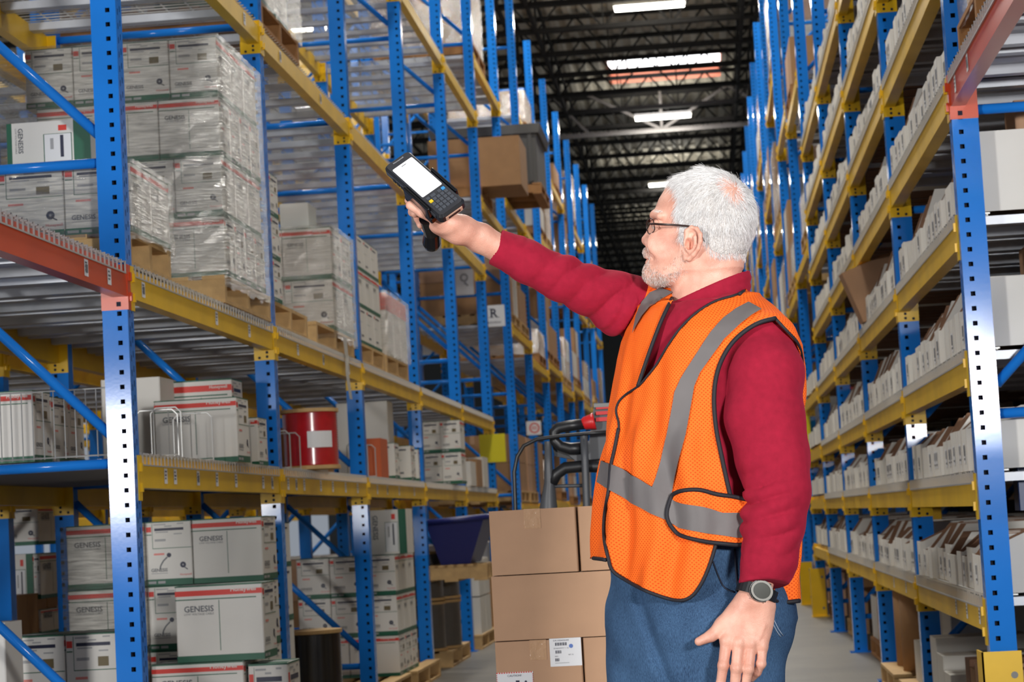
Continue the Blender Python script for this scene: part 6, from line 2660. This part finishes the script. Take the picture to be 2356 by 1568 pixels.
def pick(mask, prob, n):
    i = np.nonzero(mask)[0]
    p = prob[i] / prob[i].sum()
    return RH.choice(i, n, p=p)


idx = pick(is_hair, thin * temple, 42000)
root_p = fc[idx] + RH.normal(0, 0.0009, (len(idx), 3))
hqr = hq[idx]
away = hqr - crown
nl = fn[idx] @ Rz.T
away = away - (away * nl).sum(1)[:, None] * nl
away /= np.linalg.norm(away, axis=1)[:, None] + 1e-9
ln0 = np.zeros(len(idx))
swirl = np.cross(nl, away)
away = away + 0.35 * swirl + np.array((0.12, 0, -0.25)) + RH.normal(0, 0.20, away.shape) + 0.3 * np.stack([wob(hqr, 120, 1), 0 * ln0, wob(hqr, 120, 2)], 1)
away = away - (away * nl).sum(1)[:, None] * nl
away /= np.linalg.norm(away, axis=1)[:, None] + 1e-9
dirs = away @ Rz
top = np.clip((hqr[:, 2] - hp(1620, 430)[2]) / 0.03, 0, 1)
ln = (0.022 + 0.012 * top) * RH.uniform(0.6, 1.3, len(idx))
ln *= np.clip((hqr[:, 2] - hp(1620, 600)[2]) / 0.05, 0.35, 1) * np.clip((px_h[idx] - 1525) / 45, 0.45, 1)
ln[RH.random(len(idx)) < 0.012] *= 1.6
# scalp-hugging cap under the strands
core_h = is_hair.copy()
for ox, oy in ((9, 0), (-9, 0), (0, 10), (0, -9), (7, 8), (-7, 8)):
    core_h &= inpoly(px_h + ox, py_h + oy, HAIRP)
keepf = core_h & (thin > 0.9)
capf = np.nonzero(inh)[0][keepf]
used = np.unique(bf[capf])
mp_ = -np.ones(len(bco), int)
mp_[used] = np.arange(len(used))
vn = np.zeros((len(bco), 3))
for k in range(4):
    np.add.at(vn, bf[np.nonzero(inh)[0]][:, k], fn)
vn /= np.linalg.norm(vn, axis=1)[:, None] + 1e-9
CAPM = mat('grey_hair_base', (208, 202, 198), 0.7, 0, 0.25, 160, 0.8, 300)
hair = add('hair', np_mesh('hair', bco[used] + vn[used] * 0.0022 - MO, mp_[bf[capf]], [CAPM]), man)
hair['label'] = 'short white hair, thin at the crown'
strands('hair_strand', root_p, dirs, fn[idx], ln, 0.00024, HAIR, hair, 6, 0.20, 0.07)
# beard
BEARDP = [(1478, 566), (1492, 567), (1503, 574), (1506, 590), (1503, 602), (1512, 612), (1540, 618), (1560, 606), (1574, 584), (1578, 556), (1586, 556), (1590, 590), (1600, 606), (1590, 632), (1560, 652), (1530, 668), (1500, 655), (1480, 640)]
CORE = [(1478, 566), (1490, 567), (1499, 576), (1501, 590), (1500, 604), (1506, 620), (1540, 634), (1580, 622), (1570, 642), (1530, 660), (1500, 652), (1480, 640)]
isb = inpoly(px_h, py_h, BEARDP)
lipm = (py_h > 587) & (py_h < 605) & (px_h < 1502) & (np.abs(tt) < 0.022)
isb &= ~lipm
pr = np.where(inpoly(px_h, py_h, CORE), 1.0, 0.16)
idx = pick(isb, pr, 5600)
dwn = np.tile(np.array((0.25, 0, -1.0)), (len(idx), 1)) + RH.normal(0, 0.35, (len(idx), 3))
dwn = dwn - (dwn * fn[idx]).sum(1)[:, None] * fn[idx]
dwn /= np.linalg.norm(dwn, axis=1)[:, None] + 1e-9
beard = strands('beard', fc[idx] + RH.normal(0, 0.0006, (len(idx), 3)), dwn, fn[idx], 0.0055 * RH.uniform(0.5, 1.2, len(idx)), 0.00019, HAIRB, man, 4, 0.4, 0.12)
beard['label'] = 'short grey white beard and moustache'
# eyebrow
brow = inpoly(px_h, py_h, [(1499, 492), (1512, 486), (1528, 492), (1528, 497), (1510, 494), (1500, 500)])
if brow.any():
    idx = pick(brow, np.ones(len(brow)), 260)
    strands('eyebrow', fc[idx], np.tile(np.array((0.9, 0, 0.1)), (len(idx), 1)), fn[idx], np.full(len(idx), 0.007), 0.0002, HAIRB, man, 4, 0.5)


def hw_(px_, py_, t=0.0):
    return Vector(H0 + hp(px_, py_, t) @ Rz) - man.location


# eyes
EYEW = mat('eye_white', (226, 220, 214), 0.2)
IRIS = mat('iris_brown', (54, 36, 26), 0.2)
for sgn in (1, -1):
    mb = MB()
    mb.lathe([(0.0115 * math.sin(math.pi * k / 12), -0.0115 * math.cos(math.pi * k / 12)) for k in range(13)], axis='x', seg=16)
    e = add('eyeball', mb.mesh('eyeball', [EYEW], True), body, hw_(1518, 520, 0.032 * sgn), rot=(0, 0, -EPS))
    m2 = MB()
    m2.lathe([(0.0, -0.0119), (0.005, -0.0106), (0.0058, -0.0100)], axis='x', seg=14)
    add('iris', m2.mesh('iris', [IRIS], True), body, hw_(1518, 520, 0.032 * sgn), rot=(0, 0, -EPS))

# glasses
FRAME = mat('dark_frame', (46, 28, 24), 0.3)
GLS = bpy.data.materials.new('lens_glass')
GLS.use_nodes = True
gn = GLS.node_tree
for n in list(gn.nodes):
    gn.nodes.remove(n)
o_ = gn.nodes.new('ShaderNodeOutputMaterial')
t_ = gn.nodes.new('ShaderNodeBsdfTransparent')
g_ = gn.nodes.new('ShaderNodeBsdfGlossy')
g_.inputs['Roughness'].default_value = 0.03
x_ = gn.nodes.new('ShaderNodeMixShader')
x_.inputs[0].default_value = 0.10
gn.links.new(t_.outputs[0], x_.inputs[1])
gn.links.new(g_.outputs[0], x_.inputs[2])
gn.links.new(x_.outputs[0], o_.inputs['Surface'])
gl_ = bpy.data.objects.new('glasses', None)
COL.objects.link(gl_)
gl_.parent = man
for sgn in (1, -1):
    loop = []
    c0 = np.array(hw_(1489, 523, 0.034 * sgn))
    for k in range(20):
        a = 2 * math.pi * k / 20
        cu_, su_ = math.cos(a), math.sin(a)
        u = math.copysign(abs(cu_) ** 0.6, cu_) * 0.0245
        v = math.copysign(abs(su_) ** 0.6, su_) * 0.0155
        wrap = 0.0105 * (1 + u / 0.0245) + 0.004 * max(0.0, u / 0.0245) ** 2 + 0.003 * (v < 0) * (-v / 0.0155)
        lp = np.array((wrap, -sgn * u, v)) @ Rz
        loop.append(Vector(c0 + lp))
    mb = MB()
    mb.tube(loop, 0.0011, 6, closed=True)
    rim = add('rim', mb.mesh('rim', [FRAME], True), gl_)
    mb = MB()
    mb.face(loop)
    add('lens', mb.mesh('lens', [GLS]), gl_)
    mb = MB()
    tp = [hw_(1508, 520, 0.056 * sgn), hw_(1517, 520.5, 0.063 * sgn), hw_(1530, 523, 0.072 * sgn), hw_(1560, 525.5, 0.0775 * sgn), hw_(1598, 529.5, 0.080 * sgn), hw_(1618, 536, 0.0775 * sgn), hw_(1634, 565, 0.073 * sgn)]
    mb.tube(tp, [0.0022, 0.0024, 0.0026, 0.0023, 0.002, 0.002, 0.002], 8)
    add('temple_arm', mb.mesh('temple_arm', [FRAME], True), gl_)
mb = MB()
mb.tube([hw_(1489, 519, 0.0105), hw_(1486, 517, 0), hw_(1489, 519, -0.0105)], 0.0012, 6)
add('bridge', mb.mesh('bridge', [FRAME], True), gl_)

# wristwatch
wt = bpy.data.objects.new('wristwatch', None)
COL.objects.link(wt)
wt.parent = man
a0, a1 = L_(1756, 1328, 0.008), L_(1736, 1390, 0.0)
axis = Vector(a1 - a0).normalized()
cw = Vector(L_(1741, 1360, 0.004))
ux = Vector((1, 0, 0.35))
ux = (ux - axis * ux.dot(axis)).normalized()
nn = ux.cross(axis)
if nn.y > 0:
    nn = -nn
mb = MB()
ring = []
for k in range(28):
    a = 2 * math.pi * k / 28
    r = 0.0365
    ring.append(cw - man.location + (ux * math.cos(a) * r * 1.06 + nn * math.sin(a) * r * 0.98))
hwid = 0.011
for k in range(28):
    j = (k + 1) % 28
    A, Bq = ring[k], ring[j]
    oA, oB = (A - (cw - man.location)).normalized() * 0.003, (Bq - (cw - man.location)).normalized() * 0.003
    mb.face([A - axis * hwid + oA, Bq - axis * hwid + oB, Bq + axis * hwid + oB, A + axis * hwid + oA])
    mb.face([A - axis * hwid, A - axis * hwid + oA, A + axis * hwid + oA, A + axis * hwid][::-1])
    mb.face([A - axis * hwid, Bq - axis * hwid, Bq - axis * hwid + oB, A - axis * hwid + oA])
    mb.face([A + axis * hwid, Bq + axis * hwid, Bq + axis * hwid + oB, A + axis * hwid + oA][::-1])
add('strap', mb.mesh('strap', [BLACKP]), wt)
cd_ = (nn * 0.95 + ux * 0.30).normalized()
cc_ = cw - man.location + cd_ * 0.036
t1 = (axis - cd_ * axis.dot(cd_)).normalized()
t2 = cd_.cross(t1)
def wdisc(r0, r1, h0, h1, seg=28, ex=1.0):
    mb = MB()
    for k in range(seg):
        a, b = 2 * math.pi * k / seg, 2 * math.pi * (k + 1) / seg
        pa = lambda r, h, g: cc_ + t2 * math.cos(g) * r * ex + t1 * math.sin(g) * r + cd_ * h
        mb.face([pa(r1, h0, a), pa(r1, h0, b), pa(r1, h1, b), pa(r1, h1, a)])
        mb.face([pa(r0, h1, a), pa(r1, h1, a), pa(r1, h1, b), pa(r0, h1, b)])
    return mb
STEEL = mat('watch_steel', (62, 60, 54), 0.34, 0.3)
add('case', wdisc(0.0158, 0.0198, -0.004, 0.0075, ex=1.12).mesh('case', [STEEL]), wt)
add('case_back', wdisc(0.0, 0.0215, -0.006, 0.002, ex=1.12).mesh('case_back', [BLACKP]), wt)
mb = MB()
for sx_ in (-1, 1):
    for sy_ in (-1, 1):
        c0_ = cc_ + t2 * (sx_ * 0.0125) + t1 * (sy_ * 0.0165) + cd_ * 0.002
        mb.tube([c0_ - t1 * 0.0028, c0_ + t1 * 0.0028], 0.0026, 6)
tag(add('lug', mb.mesh('lug', [STEEL]), wt), kind='stuff')
add('display', wdisc(0.0, 0.0160, 0.0, 0.0062, ex=1.12).mesh('display', [mat('watch_display', (34, 36, 24), 0.12)]), wt)

# ---------------------------------------------------------------- the handheld scanner
TL, TR, BL_, BR_ = at(882, 385, 4.487), at(938, 342, 4.507), at(1012, 500, 4.394), at(1072, 462, 4.414)
ex = ((TR - TL) + (BR_ - BL_)).normalized()
ey = ((BL_ - TL) + (BR_ - TR))
sl_ = ey.length / 2
ey = (ey - ex * ey.dot(ex)).normalized()
ez = ex.cross(ey)
if ez.y > 0:
    ez = -ez
sw = ((TR - TL).length + (BR_ - BL_).length) / 2
SO = (TL + TR + BL_ + BR_) / 4
scn = empty('handheld_scanner', tuple(SO), 'black handheld scanner with lit white screen and keypad held by the man', 'scanner')
scn.matrix_world = Matrix(((ex.x, ey.x, ez.x, SO.x), (ex.y, ey.y, ez.y, SO.y), (ex.z, ey.z, ez.z, SO.z), (0, 0, 0, 1)))
hw2, hl2 = sw / 2, sl_ / 2
BLK = mat('scanner_black', (30, 31, 35), 0.32)
BEZ = mat('scanner_bezel', (54, 55, 60), 0.38)
SIL = mat('scanner_edge', (92, 96, 104), 0.22, 0.6)


def rrect(w, l, r, n=5):
    o = []
    for cx_, cy_, a0_ in ((w - r, l - r, 0), (-w + r, l - r, 90), (-w + r, -l + r, 180), (w - r, -l + r, 270)):
        for k in range(n + 1):
            a = math.radians(a0_ + 90 * k / n)
            o.append((cx_ + r * math.cos(a), cy_ + r * math.sin(a)))
    return o


def slab(w, l, r, z0, z1, m, name, cx=0.0, cy=0.0, bevel=0.0, parent=None):
    mb = MB()
    if bevel:
        lv = [(w - bevel, l - bevel, r - bevel * .5, z0), (w, l, r, z0 + bevel), (w, l, r, z1 - bevel), (w - bevel * .7, l - bevel * .7, r - bevel * .5, z1)]
    else:
        lv = [(w, l, r, z0), (w, l, r, z1)]
    rings = [[(x + cx, y + cy, z) for x, y in rrect(a, b, max(c_, 0.0008))] for a, b, c_, z in lv]
    n = len(rings[0])
    mb.face(rings[0][::-1])
    mb.face(rings[-1])
    for A, Bq in zip(rings, rings[1:]):
        for i in range(n):
            j = (i + 1) % n
            mb.face([A[i], A[j], Bq[j], Bq[i]])
    return add(name, mb.mesh(name, [m]), parent or scn)


TH = 0.024
sgx = 1.0
slab(hw2, hl2, 0.010, -TH, 0.0, BLK, 'body', bevel=0.005)
slab(hw2 - 0.004, hl2 - 0.004, 0.008, -0.001, 0.0008, BEZ, 'bezel')
scr_y0, scr_y1 = -hl2 + 0.024, hl2 * 0.30
SCRM = bpy.data.materials.new('lit_screen')
SCRM.use_nodes = True
sn = SCRM.node_tree
sb = sn.nodes['Principled BSDF']
sb.inputs['Base Color'].default_value = (0.6, 0.6, 0.62, 1)
sb.inputs['Roughness'].default_value = 0.08
sb.inputs['Emission Color'].default_value = lin((250, 250, 252)) + (1,)
sb.inputs['Emission Strength'].default_value = 0.72
slab(hw2 - 0.0075, (scr_y1 - scr_y0) / 2, 0.003, 0.0008, 0.0014, SCRM, 'screen', 0, (scr_y0 + scr_y1) / 2)
mb = MB()
f = Face(mb, (-0.004, -hl2 + 0.0115, 0.0012) if False else (-hw2 + 0.016, -hl2 + 0.0145, 0.0009), (1, 0, 0), (0, -1, 0), 2 * hw2 - 0.034, 0.006)
T, ar, FF = text_tris('Honeywell', True)
wd = (2 * hw2 - 0.036) * 0.85
vs = [(-wd / 2 + x * wd, -hl2 + 0.0135 - y * wd * 0.8, 0.0012) for x, y in T]
mb2 = MB()
mb2.v = vs
mb2.f = [tuple(t) for t in FF]
mb2.m = [0] * len(FF)
add('brand_lettering', mb2.mesh('brand_lettering', [mat('silver_print', (170, 172, 176), 0.4)]), scn)
mb = MB()
mb.box(-0.006, scr_y0 + 0.006, 0.0014, 0.006, scr_y0 + 0.0075, 0.0016)
add('screen_mark', mb.mesh('screen_mark', [BLK]), scn)
# keypad: 5 columns x 5 rows, one blue and one yellow key
KEY = mat('key_grey', (72, 76, 84), 0.4)
KB_ = mat('key_blue', (60, 140, 200), 0.4)
KY_ = mat('key_yellow', (224, 190, 40), 0.4)
ky0, ky1 = scr_y1 + 0.006, hl2 - 0.012
kx0, kx1 = -hw2 + 0.009, hw2 - 0.009
nr, nc = 5, 5
for r in range(nr):
    for c_ in range(nc):
        if r == 0 and c_ == 2:
            continue
        w_k = (kx1 - kx0) / nc
        h_k = (ky1 - ky0) / nr
        cx_ = kx0 + (c_ + 0.5) * w_k
        cy_ = ky0 + (r + 0.5) * h_k
        mk = KB_ if (r, c_) == (0, 4) else KY_ if (r, c_) == (1, 0) else KEY
        wide = 1.5 if (r == 0 and c_ == 1) else 1.0
        slab(w_k * 0.40 * wide, h_k * 0.36, 0.0012, 0.0006, 0.0026, mk, 'key', cx_ + (w_k * 0.3 if wide > 1 else 0), cy_)
# silver side rails, cradle, connector bay
mb = MB()
mb.box(-hw2 - 0.0012, -hl2 + 0.012, -0.015, -hw2 + 0.002, hl2 - 0.018, -0.006)
add('side_rail', mb.mesh('side_rail', [SIL]), scn)
for k in range(3):
    slab(0.0012, 0.005, 0.0008, -0.017, -0.011, BLK, 'side_button', -hw2 - 0.0012, -hl2 * 0.62 + k * 0.014)
cr = MB()
for sx in (-1, 1):
    x0_, x1_ = (-hw2 - 0.0075, -hw2 + 0.001) if sx < 0 else (hw2 - 0.001, hw2 + 0.006)
    cr.box(x0_, -hl2 * 0.22, -TH - 0.012, x1_, hl2 * 0.66, 0.003 if sx < 0 else 0.0025)
cr.box(-hw2 - 0.0075, -hl2 * 0.25, -TH - 0.016, hw2 + 0.006, hl2 * 0.70, -TH - 0.0005)
crade = add('cradle', cr.mesh('cradle', [mat('gloss_black', (12, 13, 17), 0.18, coat=0.5)]), scn)
bv = crade.modifiers.new('round', 'BEVEL')
bv.width = 0.0035
bv.segments = 3
slab(hw2 - 0.012, 0.0016, 0.001, -TH + 0.006, -0.008, mat('port_frame', (190, 150, 130), 0.4), 'connector_port', 0, hl2 + 0.0004)
slab(hw2 - 0.018, 0.0022, 0.001, -TH + 0.0085, -0.0105, BLK, 'port_insert', 0, hl2 + 0.0004)
# pistol grip: profile swept from the cradle away from the screen
g0 = scn.matrix_world.inverted() @ at(984, 500, SO.y + 0.035)
g1 = scn.matrix_world.inverted() @ at(1001, 556, SO.y + 0.120)
mb = MB()
rings = []
N = 12
for k in range(N + 1):
    t = k / N
    c_ = g0.lerp(g1, t)
    wx, wy = 0.0195 - 0.001 * math.sin(t * math.pi), 0.017 + 0.006 * max(0, t - 0.55) ** 1.0 / 0.45
    if t > 0.93:
        wx, wy = wx * 0.86, wy * 0.86
    lean = -0.010 * max(0, t - 0.6) / 0.4
    dirv = (g1 - g0).normalized()
    ux_ = Vector((1, 0, 0))
    ux_ = (ux_ - dirv * ux_.dot(dirv)).normalized()
    uy_ = dirv.cross(ux_)
    rings.append([c_ + ux_ * (math.cos(a) * wx + lean) + uy_ * math.sin(a) * wy for a in [2 * math.pi * j / 20 for j in range(20)]])
mb.face(rings[0])
mb.face(rings[-1][::-1])
for A, Bq in zip(rings, rings[1:]):
    for i in range(20):
        j = (i + 1) % 20
        mb.face([A[j], A[i], Bq[i], Bq[j]])
add('pistol_grip', mb.mesh('pistol_grip', [MATS['gloss_black']], True), scn)
